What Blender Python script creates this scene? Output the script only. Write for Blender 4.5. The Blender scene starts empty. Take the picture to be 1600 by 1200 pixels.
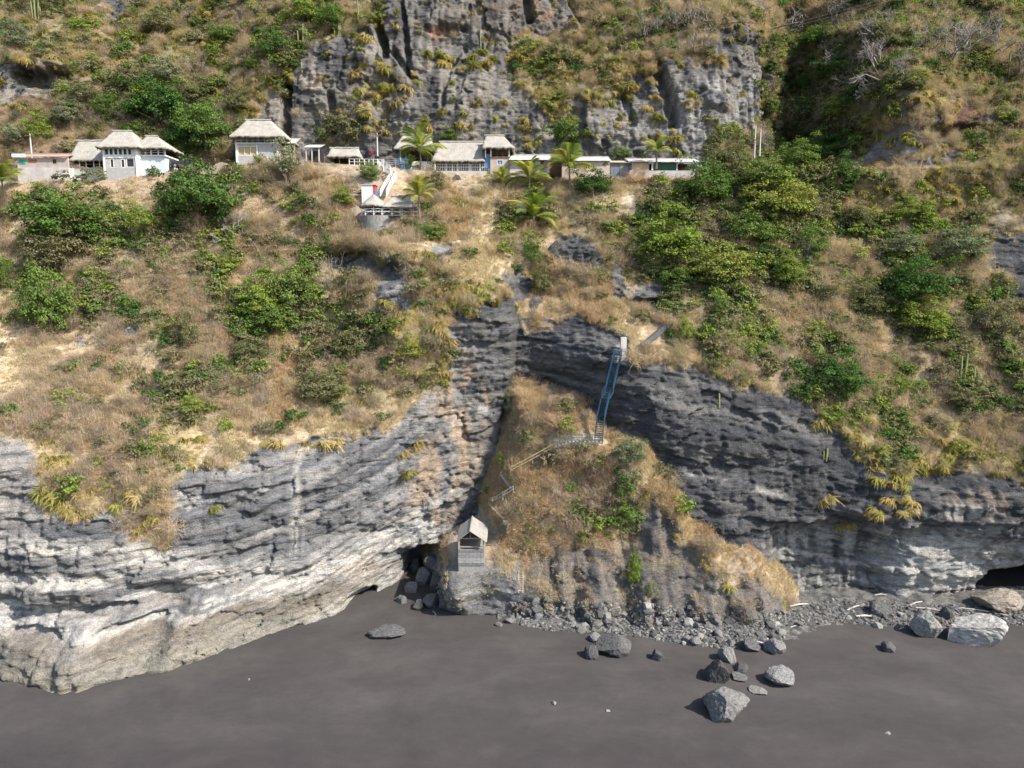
import bpy, math, random
import numpy as np
from mathutils import Vector, Matrix

# ------------------------------------------------------------------ camera, sky, sun, exposure
SC = bpy.context.scene
COL = SC.collection
CAMZ, PITCH, F = 46.0, math.radians(8.0), 1121.0
cam_data = bpy.data.cameras.new("camera")
cam_data.sensor_width = 36.0
cam_data.lens = F * 36.0 / 1600.0
cam_data.clip_start, cam_data.clip_end = 0.5, 3000.0
cam = bpy.data.objects.new("camera", cam_data)
cam.location = (0, 0, CAMZ)
cam.rotation_euler = (math.pi / 2 - PITCH, 0, 0)
COL.objects.link(cam)
SC.camera = cam

SUN = Vector((0.64, -0.36, 0.70)).normalized()
elev = math.asin(SUN.z)
azim = math.atan2(SUN.x, SUN.y)
world = bpy.data.worlds.new("World")
SC.world = world
world.use_nodes = True
wn = world.node_tree.nodes
wl = world.node_tree.links
wn.clear()
sky = wn.new("ShaderNodeTexSky")
sky.sky_type = 'NISHITA'
sky.sun_disc = False
sky.sun_elevation = elev
sky.sun_rotation = azim
sky.air_density, sky.dust_density = 1.0, 1.5
bg = wn.new("ShaderNodeBackground")
bg.inputs['Strength'].default_value = 0.15
wo = wn.new("ShaderNodeOutputWorld")
wl.new(sky.outputs['Color'], bg.inputs['Color'])
wl.new(bg.outputs['Background'], wo.inputs['Surface'])

sun_data = bpy.data.lights.new("sun", 'SUN')
sun_data.energy = 5.0
sun_data.angle = math.radians(0.5)
sun_data.color = (1.0, 0.935, 0.83)
sun = bpy.data.objects.new("sun", sun_data)
sun.rotation_euler = SUN.to_track_quat('Z', 'Y').to_euler()
COL.objects.link(sun)

SC.view_settings.view_transform = 'Standard'
SC.view_settings.look = 'None'
SC.view_settings.exposure = 0.84
SC.view_settings.gamma = 1.0
SC.view_settings.use_curve_mapping = False
SC.cycles.max_bounces = 5
SC.cycles.diffuse_bounces = 3
SC.cycles.transparent_max_bounces = 4

rnd = random.Random(11)
rng = np.random.default_rng(11)

# ------------------------------------------------------------------ geometry of the view (used only to measure the place)
CP, SP = math.cos(PITCH), math.sin(PITCH)
def W(u, v, Y):
    """world point at forward distance Y seen at photo pixel (u, v)"""
    dx, dy = (u - 800.0) / F, (600.0 - v) / F
    t = Y / (CP + SP * dy)
    return (dx * t, Y, CAMZ + t * (-SP + CP * dy))
def proj(x, y, z):
    zz = z - CAMZ
    d = y * CP - zz * SP
    return 800 + F * x / d, 600 - F * (y * SP + zz * CP) / d
def px_per_m(y, z):
    return F / (y * CP - (z - CAMZ) * SP)

# ------------------------------------------------------------------ noise
_T = np.random.default_rng(5).random((8, 256, 256))
def vnoise(x, y, seed=0):
    T = _T[seed % 8]
    o = (seed // 8) * 37
    x = np.asarray(x, float) + 1000.37 + o; y = np.asarray(y, float) + 1000.71 + o
    xi = np.floor(x).astype(np.int64); yi = np.floor(y).astype(np.int64)
    fx = x - xi; fy = y - yi
    fx = fx * fx * fx * (fx * (fx * 6 - 15) + 10); fy = fy * fy * fy * (fy * (fy * 6 - 15) + 10)
    x0 = xi & 255; x1 = (xi + 1) & 255; y0 = yi & 255; y1 = (yi + 1) & 255
    a = T[x0, y0]; b = T[x1, y0]; c = T[x0, y1]; d = T[x1, y1]
    return (a + (b - a) * fx) * (1 - fy) + (c + (d - c) * fx) * fy
def fbm(x, y, seed=0, n=4):
    s = 0; a = 0.5; t = 0
    for k in range(n):
        s = s + a * vnoise(x * 2 ** k, y * 2 ** k, seed + k); t += a; a *= 0.5
    return s / t
def ridged(x, y, seed=0, n=3):
    s = 0; a = 0.5; t = 0
    for k in range(n):
        s = s + a * (1 - np.abs(2 * vnoise(x * 2 ** k, y * 2 ** k, seed + k) - 1)); t += a; a *= 0.5
    return s / t
def sstep(a, b, x):
    t = np.clip((x - a) / (b - a), 0, 1)
    return t * t * (3 - 2 * t)
def vor(x, y, seed=0):
    """cell noise: returns (random value of nearest cell, distance to the cell border)"""
    T = _T[seed % 8]; U = _T[(seed + 3) % 8]; V = _T[(seed + 5) % 8]
    xi = np.floor(x).astype(np.int64); yi = np.floor(y).astype(np.int64)
    d1 = np.full(np.shape(x), 9.0); d2 = d1.copy(); val = np.zeros(np.shape(x))
    for i in (-1, 0, 1):
        for j in (-1, 0, 1):
            a = (xi + i) & 255; b = (yi + j) & 255
            dd = np.hypot(xi + i + T[a, b] - x, yi + j + U[a, b] - y)
            n = dd < d1
            d2 = np.where(n, d1, np.minimum(d2, dd)); val = np.where(n, V[a, b], val); d1 = np.where(n, dd, d1)
    return val, d2 - d1

class RBF:
    def __init__(s, pts, c=2.5):
        P = np.array([W(*p) for p in pts])
        s.x, s.z, s.c = P[:, 0], P[:, 2], c
        A = np.sqrt((s.x[:, None] - s.x) ** 2 + (s.z[:, None] - s.z) ** 2 + c * c)
        n = len(P)
        M = np.zeros((n + 1, n + 1)); M[:n, :n] = A; M[:n, n] = 1; M[n, :n] = 1
        s.w = np.linalg.solve(M, np.append(P[:, 1], 0))
    def __call__(s, x, z):
        out = np.full(np.shape(x), s.w[-1])
        for i in range(len(s.x)):
            out += s.w[i] * np.sqrt((x - s.x[i]) ** 2 + (z - s.z[i]) ** 2 + s.c * s.c)
        return out

def cols(d):
    return [(u, v, y) for u, l in d.items() for v, y in l]

CLIFF = RBF(cols({
 -300: [(1080,82),(900,86),(700,90),(500,110),(280,138)],
 -100: [(1070,80),(900,85),(700,89),(500,110),(280,138)],
 0: [(1060,78.5),(1000,81),(900,84),(800,85),(690,88),(600,99),(500,112),(400,124),(300,134),(270,138)],
 100: [(1082,75.5),(1040,77),(1000,80),(900,83),(800,85),(720,89),(600,101),(500,112),(400,123),(300,134),(272,138)],
 250: [(1055,79.5),(1020,81),(990,83.5),(900,86),(800,88),(740,89.5),(650,98),(550,108),(450,118),(350,128),(280,136)],
 400: [(1003,87.5),(950,89.5),(900,91),(800,92),(700,95),(620,103),(520,113),(420,124),(330,132),(270,138)],
 520: [(960,95),(900,96),(800,97),(690,99),(620,106),(520,114),(430,121),(350,128),(270,136)],
 600: [(915,104),(850,102.5),(780,101),(700,102),(620,107),(560,110),(520,112),(430,116),(360,125),(300,133),(262,138)],
 700: [(900,107),(800,106),(700,107),(600,110),(500,112),(450,114),(400,119),(330,128),(265,138)],
 780: [(900,110),(700,110),(600,111),(480,113),(430,118),(350,127),(270,138)],
 840: [(900,108),(700,113),(620,115),(540,113),(505,113.5),(450,120),(370,128),(280,138)],
 930: [(900,104),(750,107),(650,108),(580,107),(520,109.5),(480,115),(400,123),(330,130),(280,138)],
 1020: [(900,100),(800,101),(700,101.5),(600,103),(560,105.5),(480,116),(400,124),(300,135),(280,138)],
 1120: [(950,98),(850,98),(700,100),(600,104),(500,113),(400,124),(300,134),(260,139)],
 1240: [(940,98),(850,99),(720,100),(625,104),(520,113),(420,122),(330,132),(280,138)],
 1268: [(258,158),(285,152)],
 1330: [(262,142)],
 1340: [(935,99),(860,99.5),(780,99),(700,102),(600,109),(500,117),(400,126),(320,136)],
 1450: [(930,99.5),(850,99),(780,98),(740,101),(640,108),(500,118),(400,127),(320,136)],
 1560: [(925,101),(850,99),(780,97),(750,99),(640,107),(500,118),(400,125),(300,134)],
 1700: [(920,101),(780,96),(740,99),(600,108),(480,118),(300,134)],
 1900: [(920,101),(740,99),(600,108),(480,118),(300,134)]}))

MOUND = RBF([(820,628,108.5),(880,640,107),(940,690,102.6),(1000,700,100.8),(860,700,103.5),(800,740,103),(780,800,101),(900,780,100),(960,800,99.3),
 (1000,780,99),(1058,775,98.6),(1118,838,97),(1178,880,96.2),(1090,850,96),(1000,860,96),(900,860,97),(840,860,98),(800,880,97),(860,920,95),(960,930,92.6),
 (1060,930,92),(1140,920,93),(1160,925,93.2),(1180,962,91.2),(1215,945,93.8),(1100,962,90.2),(960,978,90.2),(840,957,93.8),(1200,985,89.8),(1250,965,95),(1300,950,104),
 (716,884,97),(750,880,96.8),(800,885,96.5),(696,895,97.2),(692,920,97.0),(704,955,96.6),(800,962,94.7),(750,930,95.5),(750,962,94.9),(688,945,98),
 (755,700,114),(735,790,112),(690,840,111),(665,900,111),(655,960,113),(780,630,118),(850,590,120),(960,640,113),(1050,690,109),(1112,772,107),(1205,845,105),(1262,915,105),(1240,880,106),
 (1400,930,108),(1050,600,120),(600,900,120),(700,700,120),(1250,800,115),(1500,940,118),(550,1000,118)], 1.5)

UPPER = RBF(cols({
 -300: [(250,152),(150,170),(0,195)],
 -80: [(240,152),(150,170),(0,193)],
 50: [(240,150),(135,160),(100,160),(60,172),(0,185)],
 200: [(240,150),(180,155),(100,170),(0,190)],
 330: [(230,150),(150,158),(80,170),(0,184)],
 430: [(230,151),(130,155),(90,158),(40,168),(0,174)],
 520: [(230,152),(140,154),(60,158),(40,162),(0,168)],
 620: [(215,152),(100,156),(0,160)],
 700: [(215,152),(120,155),(95,159),(60,161),(0,163)],
 800: [(230,152),(150,155),(110,161),(75,165),(50,166),(0,168)],
 900: [(230,152),(160,155),(110,160),(75,165),(0,172)],
 1020: [(230,152),(150,155),(85,158),(60,162),(0,172)],
 1120: [(240,153),(150,155),(60,159),(0,170)],
 1185: [(240,159),(150,162),(50,167),(0,174)],
 1222: [(240,171),(150,176),(60,181),(0,187)],
 1242: [(240,175),(150,180),(60,185),(0,190)],
 1365: [(300,141),(240,144),(180,147),(120,151.5),(60,159),(0,170)],
 1480: [(300,139),(240,143),(220,146),(140,150),(80,158),(0,171)],
 1600: [(300,138),(200,146),(100,158),(0,170)],
 1750: [(300,138),(200,146),(100,158),(0,170)],
 1950: [(300,138),(200,146),(100,158),(0,170)]}), 2.0)

_tu = [-400, 60, 190, 260, 330, 400, 480, 600, 720, 850, 1000, 1100, 1250, 1600, 2000]
_tz = [64, 64.6, 64.9, 66.3, 67.6, 68.4, 68.4, 67.4, 66.2, 65.3, 65.0, 65.2, 66.5, 67, 67]
_tx = [(u - 800) / F * 134 for u in _tu]
def zt(x):
    return np.interp(x, _tx, _tz)

# strata run level on the left, climb towards the cleft and fall away on the right
def strata_h(x):
    xs = [-140, -60, -36, -28, -20, -9, 2, 20, 60, 140]
    hs = [1.5, 0, 0, 2.2, 6.5, 13, 14, 11, 3.0, 0]
    return np.interp(x, xs, hs)

LOW_EDGE = ([-300,0,45,58,190,200,262,272,300,420,520,600,640,690,700,750,780,800,815,900,975,990,1100,1240,1330,1345,1500,1600,1900],
            [680,690,690,800,795,850,860,760,735,705,692,685,640,590,525,482,462,458,508,500,520,565,585,615,690,720,742,755,765])
MOUND_EDGE = ([600,700,790,830,900,1000,1020,1060,1100,1180,1300,1500], [850,872,885,865,850,815,775,835,872,908,945,960])
VEG = """
ooorooobbGoorrrrrrbbbbbbbbbgbbbg
boooooobggrrrrrrooobbbrrggbboobb
rrbggbboorrrrrrroooorrrrgGgboooo
bbbgGGGorrrrrrrrrorrrrrrgggoorrb
bbbbGGGbbrGrrrrrrrrrrrGgGGgrrrob
dddddddgbrrrrrrrrrrrrrGGGGgrrooo
sGgssGGsbbssssssgssdgGGGGGgogoor
bGGggGGbbgbbbsssgssgGGggGGgggobr
gbbbbbgbsGbboosssbbbbGGgGgbgGbbr
sGGbbbbGGGsooooossbrbbggbbgGgbbb
sbbbggbgsgggoorrrrrsbgbbbbbbgbbb
ssbbbbbgbsgbborrrrrsssbbbGGbbbbb
bbbbbggbsboosrrrssrrrrrrsgbbbbbb
rbbboosssssbborrsssssrrrrrooobob
robbborrrrrrorrssbbssbrrrrrooooo
rooooorrrrrrrrrssbbgbsrrrrrorrrr
rrrrorssrrrrrrrssbgsbbsrrrorrrrr
rrrrrrrrrrrrrrrrssrgrrrddrrrrrrr
""".split()
def veg_weights(u, v):
    """smooth weights of the vegetation types at photo position (u, v), ragged by noise"""
    out = {}
    fu = np.clip(u / 50 - 0.5, 0, 30.999); fv = np.clip(v / 50 - 0.5, 0, 16.999)
    iu = fu.astype(int); iv = fv.astype(int); a = fu - iu; b = fv - iv
    for ch in "osbgGrd":
        M = np.array([[1.0 if c == ch else 0.0 for c in row] for row in VEG])
        out[ch] = (M[iv, iu] * (1 - a) + M[iv, iu + 1] * a) * (1 - b) + (M[iv + 1, iu] * (1 - a) + M[iv + 1, iu + 1] * a) * b
    return out

def strata_disp(x, z, s, k=1.0):
    w = 0.6 + 0.8 * fbm(x / 9, z / 5, 3, 2)
    L = (vnoise(s / 2.6, x / 60, 1) - .5) * 0.8 + (vnoise(s / 0.95, x / 25, 2) - .5) * 0.7 + (vnoise(s / 0.42, x / 9, 4) - .5) * 0.5 + (vnoise(s / .21, x / 4, 6) - .5) * .22
    return .62 * k * w * L

def rock_disp(x, z, s, lower):
    d = (ridged(x / 9, z / 11, 2) - .5) * 2.0 + (fbm(x / 3.2, z / 2.6, 6) - .5) * 1.0 + (ridged(x / 1.3, z / 1.0, 7, 4) - .6) * .8
    d = d + strata_disp(x, z, s, 1.0 if lower else .55)
    wq = 1.2 * fbm(x / 2, z / 2, 4)
    v, b = vor(x / 2.2 + wq, s / 1.1 + wq, 3)
    d = d + (v - .5) * .45
    v, b = vor(x / 5.5 + .3 + wq, z / (3.6 if lower else 9.0), 4)
    d = d + (v - .5) * (1.0 if lower else 1.6) + .35 * (1 - sstep(0, .07, b))
    if not lower:
        d = d + (ridged(x / 4.5 + .5 * fbm(x / 6, z / 6, 1), z / 15, 5, 3) - .55) * 2.2 * (.3 + 1.2 * fbm(x / 14, z / 9, 7))
    return d

NX = 1041
XS = np.linspace(-135, 135, NX)
# ---------- lower sheet
N1 = 341
S1 = np.linspace(0, 1, N1)
X1, SS1 = np.meshgrid(XS, S1)
ZT = zt(XS)
Z1 = -1.5 + SS1 * (ZT[None, :] + 1.5)
Yc = CLIFF(X1, Z1)
# fault: left buttress stands proud of the recessed wall east of it
zf = np.array([-2, 22, 30, 45, 52, 60]); xf = np.array([-4.5, -2.5, -.6, .6, -1, -2])
xe = np.interp(Z1, zf, xf) + 0.8 * (fbm(Z1 / 4, Z1 * 0 + 2, 5) - .5)
fstep = 4.2 * sstep(-.2, .9, X1 - xe) * np.exp(-np.clip(X1 - xe, 0, None) / 9) * sstep(18, 26, Z1) * (1 - sstep(46, 52, Z1))
Yc = Yc + fstep
Ym = MOUND(X1, Z1)
U1, V1 = proj(X1, Yc, Z1)
jit = (fbm(X1 / 4, Z1 / 4, 1) - .5) * 90 + (fbm(X1 / 1.2, Z1 / 1.2, 2) - .5) * 40
rock_c = sstep(-7, 7, V1 + jit * .55 - np.interp(U1 + jit * .3, *LOW_EDGE))
for (cu, cv, ru, rv) in ((1010,462,36,20),(545,408,46,24),(612,440,34,42),(905,395,30,26),(806,440,16,34),(1590,420,30,60),(1560,395,26,40),(205,520,22,14),(690,390,22,12),(960,440,18,30),(120,530,14,8),(838,470,10,22)):
    rock_c = np.maximum(rock_c, 1 - sstep(.7, 1.25, np.hypot((U1 - cu + jit * .5) / ru, (V1 - cv + jit * .3) / rv)))
sh = Z1 - strata_h(X1) + 1.6 * (fbm(X1 / 14, Z1 / 9, 4) - .5)
rd = rock_disp(X1, Z1, sh, True)
slope_d = (fbm(X1 / 11, Z1 / 9, 2) - .5) * 3.2 + (fbm(X1 / 3, Z1 / 3, 5) - .5) * 1.3 + (fbm(X1 / .8, Z1 / .8, 6) - .5) * .4
# dark overhangs in the slope
def dent(X, Z, Y, u, v, ru, rv, dy, sharp=.5):
    uu, vv = proj(X, Y, Z)
    return dy * (1 - sstep(sharp, 1.2, np.hypot((uu - u) / ru, (vv - v) / rv)))
Yc = Yc + rock_c * rd + (1 - rock_c) * slope_d
Yc = Yc + dent(X1, Z1, Yc, 550, 408, 50, 22, 5) + dent(X1, Z1, Yc, 600, 425, 32, 18, 3.5) + dent(X1, Z1, Yc, 1015, 475, 40, 9, 3)
Yc = Yc - dent(X1, Z1, Yc, 640, 395, 60, 22, 2.5) - dent(X1, Z1, Yc, 650, 520, 55, 30, 2.0)
# the wave-cut foot of the left cliff: undercut groove over a smooth bulge
foot = (1 - sstep(-32, -24, X1)) * np.exp(-((Z1 - 5.8 - 1.2 * vnoise(X1 / 7, X1 * 0, 3)) / 1.3) ** 2)
Yc = Yc + foot * 1.6 * (.4 + fbm(X1 / 6, Z1 / 4, 5))
# caves: mouth at the far right, low undercuts at the left
def carve(u, v, Y, rx, rz, depth):
    cx, _, cz = W(u, v, Y)
    q = np.hypot((X1 - cx) / rx, (Z1 - cz) / rz) + .25 * (fbm(X1 / 3, Z1 / 2, 6) - .5)
    return depth * (1 - sstep(.8, 1.08, q))
Yc = Yc + carve(1650, 915, 101, 10.5, 4.2, 16) + carve(570, 918, 103, 1.9, 1.2, 3.5) + carve(465, 985, 92, 1.2, .9, 2)
Yc = Yc + carve(668, 910, 107, 4.4, 6.6, 9.0)  # hollow added left of the hut rock to deepen the shadow there
Yc = Yc + carve(150, 965, 82, 3.4, .9, 1.6) + carve(30, 1010, 79, 4, .8, 1.4) + carve(200, 985, 82, 3.5, .7, 1.5)
# overhang that shades the dark face at the foot of the right cliff
uu, vv = proj(X1, Yc, Z1)
Yc = Yc + 3.4 * sstep(1195, 1235, uu) * (1 - sstep(1360, 1420, uu)) * sstep(812, 836, vv + (uu - 1200) * .04 + jit * .2) 
ml = np.interp(U1 * 0 + proj(X1, Ym, Z1)[0], *MOUND_EDGE)
um, vm = proj(X1, Ym, Z1)
rock_m = sstep(-16, 16, vm + jit * .85 - ml - 2)
hutrock = (1 - sstep(806, 822, um + jit * .12)) * sstep(868, 880, vm)
md = (1 - rock_m) * ((fbm(X1 / 6, Z1 / 5, 3) - .5) * 2.2 + (fbm(X1 / 1.5, Z1 / 1.5, 4) - .5) * .7)
vv2, bb2 = vor(X1 / 1.3, Z1 / 1.1, 6)
md = md + rock_m * (1 - hutrock) * ((ridged(X1 / 4.2, Z1 / 10, 1) - .5) * 3.0 + (fbm(X1 / 1.8, Z1 / 1.8, 6) - .5) * 1.0 + (vv2 - .5) * .55)
md = md + hutrock * ((fbm(X1 / 3, Z1 / 2.5, 2) - .5) * 1.0 + (vnoise(Z1 / .6, X1 / 20, 4) - .5) * .35 + (ridged(X1 / .9, Z1 / .7, 7) - .6) * .4 + (vv2 - .5) * .3)
for gu, gv0, gv1, gw, gd in ((984, 770, 960, 17, 2.2), (1078, 840, 985, 22, 2.8), (1030, 890, 980, 12, 1.2), (905, 880, 980, 14, 1.6), (1150, 890, 985, 15, 1.5), (862, 850, 960, 10, 1.2)):
    md = md + gd * np.exp(-((um - gu + jit * .25) / gw) ** 2) * sstep(gv0, gv0 + 40, vm) * (1 - hutrock)
Ym = Ym + md
is_m = sstep(-.25, .25, Yc - Ym)
Y1 = np.minimum(Yc, Ym)
rock1 = rock_c * (1 - is_m) + rock_m * is_m

# ---------- upper sheet
N2 = 271
S2 = np.linspace(0, 1, N2)
X2, SS2 = np.meshgrid(XS, S2)
Z2 = ZT[None, :] + SS2 * (128 - ZT[None, :])
Y2 = UPPER(X2, Z2)
U2, V2 = proj(X2, Y2, Z2)
jit2 = (fbm(X2 / 5, Z2 / 5, 3) - .5) * 70 + (fbm(X2 / 1.6, Z2 / 1.6, 1) - .5) * 40
w2 = veg_weights(U2 + jit2, V2 + jit2 * .5)
rock2 = sstep(.30, .55, w2['r'])
big2 = (fbm(X2 / 12, Z2 / 14, 4) - .5) * 4 + (1 - sstep(.7, 1.2, np.hypot((U2 - 1275) / 110, (V2 - 150) / 170))) * ((ridged(X2 / 7, Z2 / 9, 3) - .5) * 6 + (fbm(X2 / 2, Z2 / 2, 2) - .5) * 3)
Y2 = Y2 + rock2 * rock_disp(X2, Z2, Z2 + .1 * X2, False) + (1 - rock2) * ((fbm(X2 / 3.5, Z2 / 3.5, 5) - .5) * 2.2) + big2
# tall clefts of the upper cliff
def cleft(u0, v0, u1, v1, wd, dep):
    t = np.clip((V2 - v0) / (v1 - v0), 0, 1)
    dd = np.abs(U2 + jit2 * .12 - (u0 + (u1 - u0) * t))
    return dep * (1 - sstep(wd * .5, wd, dd)) * sstep(v0 - 12, v0, V2) * (1 - sstep(v1, v1 + 12, V2))
Y2 = Y2 + cleft(1022, 85, 1055, 190, 12, 4.5) + cleft(445, 128, 442, 240, 10, 4.5) + cleft(583, 0, 600, 80, 9, 4.5) + cleft(626, 0, 640, 110, 6, 2.5)
Y2 = Y2 + cleft(615, 80, 645, 120, 8, 2.5) + cleft(826, 0, 830, 28, 8, 3) + cleft(895, 5, 905, 30, 8, 2.5) + cleft(515, 150, 520, 200, 7, 2.5) + cleft(698, 120, 690, 160, 5, 1.6)
Y2 = Y2 + cleft(905, 175, 890, 225, 14, 2.5) + cleft(975, 145, 990, 190, 8, 1.5)
Y2 = Y2 + dent(X2, Z2, Y2, 62, 118, 46, 20, 6) + dent(X2, Z2, Y2, 175, 42, 24, 12, 2.5) + dent(X2, Z2, Y2, 700, 47, 34, 10, 2) + dent(X2, Z2, Y2, 1500, 205, 60, 14, 2.5)

def lookup(A, x, sgrid_n, s):
    fi = np.clip((x - XS[0]) / (XS[-1] - XS[0]) * (NX - 1), 0, NX - 1.001); fj = np.clip(s * (sgrid_n - 1), 0, sgrid_n - 1.001)
    i = fi.astype(int); j = fj.astype(int); a = fi - i; b = fj - j
    return (A[j, i] * (1 - a) + A[j, i + 1] * a) * (1 - b) + (A[j + 1, i] * (1 - a) + A[j + 1, i + 1] * a) * b
def ground_y(x, z):
    x = np.asarray(x, float); z = np.asarray(z, float)
    t = zt(x)
    lo = lookup(Y1, x, N1, (z + 1.5) / (t + 1.5)); up = lookup(Y2, x, N2, (z - t) / (128 - t))
    return np.where(z < t, lo, up)
SCREE = None
def hit(u, v):
    """first terrain point along the sight line through photo position (u, v)"""
    ys = np.arange(55, 215, .2)
    dx, dy = (u - 800.0) / F, (600.0 - v) / F
    t = ys / (CP + SP * dy)
    x = dx * t; z = CAMZ + t * (-SP + CP * dy)
    ins = (ys >= ground_y(x, z)) | (z <= 0)
    if SCREE is not None: ins |= z <= SCREE(x, ys)
    k = int(np.argmax(ins)) if ins.any() else len(ys) - 1
    return Vector((x[k], ys[k], max(z[k], 0.0)))
def ground_z(x, y):
    """highest slope point below the terrace at plan position (x, y)"""
    s = np.linspace(0, 1, 600); t = float(zt(x)); z = -1.5 + s * (t + 1.5)
    g = ground_y(np.full(600, x), z)
    ok = np.where(g <= y)[0]
    return float(max(z[ok[-1]], 0)) if len(ok) else 0.0
# ------------------------------------------------------------------ materials
def new_mat(name):
    m = bpy.data.materials.new(name); m.use_nodes = True
    nt = m.node_tree; nt.nodes.clear()
    out = nt.nodes.new("ShaderNodeOutputMaterial")
    return m, nt, out
def node(nt, kind, **kw):
    n = nt.nodes.new(kind)
    for k, v in kw.items():
        if k.startswith("i_"):
            n.inputs[k[2:].replace("_", " ")].default_value = v
        else:
            setattr(n, k, v)
    return n
def mixc(nt, fac, a, b, mode='MIX'):
    n = nt.nodes.new("ShaderNodeMix"); n.data_type = 'RGBA'; n.blend_type = mode; n.clamp_factor = True
    for s, v in ((0, fac), (6, a), (7, b)):
        if hasattr(v, 'links'): nt.links.new(v, n.inputs[s])
        else: n.inputs[s].default_value = v if s == 0 else (v[0], v[1], v[2], 1)
    return n.outputs[2]
def ramp(nt, fac, stops):
    r = nt.nodes.new("ShaderNodeValToRGB"); e = r.color_ramp.elements
    while len(e) < len(stops): e.new(.5)
    for k, (p, c) in enumerate(stops):
        e[k].position = p; e[k].color = (c[0], c[1], c[2], 1) if isinstance(c, tuple) else (c, c, c, 1)
    nt.links.new(fac, r.inputs['Fac'])
    return r.outputs['Color']
def noise(nt, co, scale, detail=4, rough=.55, sx=(1, 1, 1), out='Fac'):
    mp = node(nt, "ShaderNodeMapping"); mp.inputs['Scale'].default_value = sx
    nt.links.new(co, mp.inputs['Vector'])
    n = node(nt, "ShaderNodeTexNoise"); n.inputs['Scale'].default_value = scale; n.inputs['Detail'].default_value = detail; n.inputs['Roughness'].default_value = rough
    nt.links.new(mp.outputs['Vector'], n.inputs['Vector'])
    return n.outputs[out]

def terrain_material():
    m, nt, out = new_mat("cliff_rock_and_soil")
    L = nt.links
    col = node(nt, "ShaderNodeVertexColor", layer_name="albedo").outputs['Color']
    rk = node(nt, "ShaderNodeAttribute", attribute_name="rockiness").outputs['Fac']
    co = node(nt, "ShaderNodeNewGeometry").outputs['Position']
    n1 = noise(nt, co, 1.6, 6, .65, (.7, .7, 1.8)); n2 = noise(nt, co, 6.5, 4, .6); n3 = noise(nt, co, .35, 3, .5, (.5, .5, 2.2))
    c = mixc(nt, 1.0, col, ramp(nt, n1, [(.28, .62), (.5, .98), (.74, 1.42)]), 'MULTIPLY')
    c = mixc(nt, 1.0, c, ramp(nt, n2, [(.28, .72), (.5, 1.0), (.72, 1.3)]), 'MULTIPLY')
    c = mixc(nt, .7, c, ramp(nt, n3, [(.3, (.8, .84, .9)), (.7, (1.16, 1.1, 1.02))]), 'MULTIPLY')
    # fine strata relief and grit
    st = noise(nt, co, 1.0, 6, .62, (.35, .35, 3.2)); gr = noise(nt, co, 4.0, 6, .7); vo = node(nt, "ShaderNodeTexVoronoi", feature='DISTANCE_TO_EDGE'); vo.inputs['Scale'].default_value = 1.1
    wv = node(nt, "ShaderNodeMapping"); wv.inputs['Scale'].default_value = (.7, .7, 1.5); L.new(co, wv.inputs['Vector']); L.new(wv.outputs['Vector'], vo.inputs['Vector'])
    a1 = node(nt, "ShaderNodeMath", operation='MULTIPLY_ADD'); L.new(st, a1.inputs[0]); a1.inputs[1].default_value = .9; L.new(gr, a1.inputs[2])
    a2 = node(nt, "ShaderNodeMath", operation='MINIMUM'); L.new(vo.outputs['Distance'], a2.inputs[0]); a2.inputs[1].default_value = .12
    a3 = node(nt, "ShaderNodeMath", operation='MULTIPLY_ADD'); L.new(a2.outputs[0], a3.inputs[0]); a3.inputs[1].default_value = .35; L.new(a1.outputs[0], a3.inputs[2])
    bs = node(nt, "ShaderNodeMath", operation='MULTIPLY_ADD'); L.new(rk, bs.inputs[0]); bs.inputs[1].default_value = .5; bs.inputs[2].default_value = .3
    bp = node(nt, "ShaderNodeBump"); bp.inputs['Distance'].default_value = .8
    L.new(a3.outputs[0], bp.inputs['Height']); L.new(bs.outputs[0], bp.inputs['Strength'])
    b = node(nt, "ShaderNodeBsdfDiffuse"); b.inputs['Roughness'].default_value = .6
    L.new(c, b.inputs['Color']); L.new(bp.outputs['Normal'], b.inputs['Normal']); L.new(b.outputs[0], out.inputs['Surface'])
    return m

MATS = {}
def pm(name, base, rough=.85, var=.25, scale=2.0, sx=(1, 1, 1), bump=0.0, bscale=8.0, metal=0.0, per=0.0):
    """plain procedural material: base colour with grain, optional relief, optional change from object to object"""
    if name in MATS: return MATS[name]
    m, nt, out = new_mat(name); L = nt.links
    co = node(nt, "ShaderNodeNewGeometry").outputs['Position']
    n = noise(nt, co, scale, 5, .6, sx)
    c = mixc(nt, 1.0, base, ramp(nt, n, [(.3, 1 - var), (.7, 1 + var)]), 'MULTIPLY')
    if per:
        oi = node(nt, "ShaderNodeObjectInfo").outputs['Random']
        c = mixc(nt, 1.0, c, ramp(nt, oi, [(0, 1 - per), (1, 1 + per)]), 'MULTIPLY')
    b = node(nt, "ShaderNodeBsdfPrincipled"); b.inputs['Roughness'].default_value = rough; b.inputs['Metallic'].default_value = metal
    b.inputs['Specular IOR Level'].default_value = .25
    L.new(c, b.inputs['Base Color'])
    if bump:
        bp = node(nt, "ShaderNodeBump"); bp.inputs['Distance'].default_value = bump; bp.inputs['Strength'].default_value = .7
        L.new(noise(nt, co, bscale, 5, .65, sx), bp.inputs['Height']); L.new(bp.outputs['Normal'], b.inputs['Normal'])
    L.new(b.outputs[0], out.inputs['Surface'])
    MATS[name] = m
    return m
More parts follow.
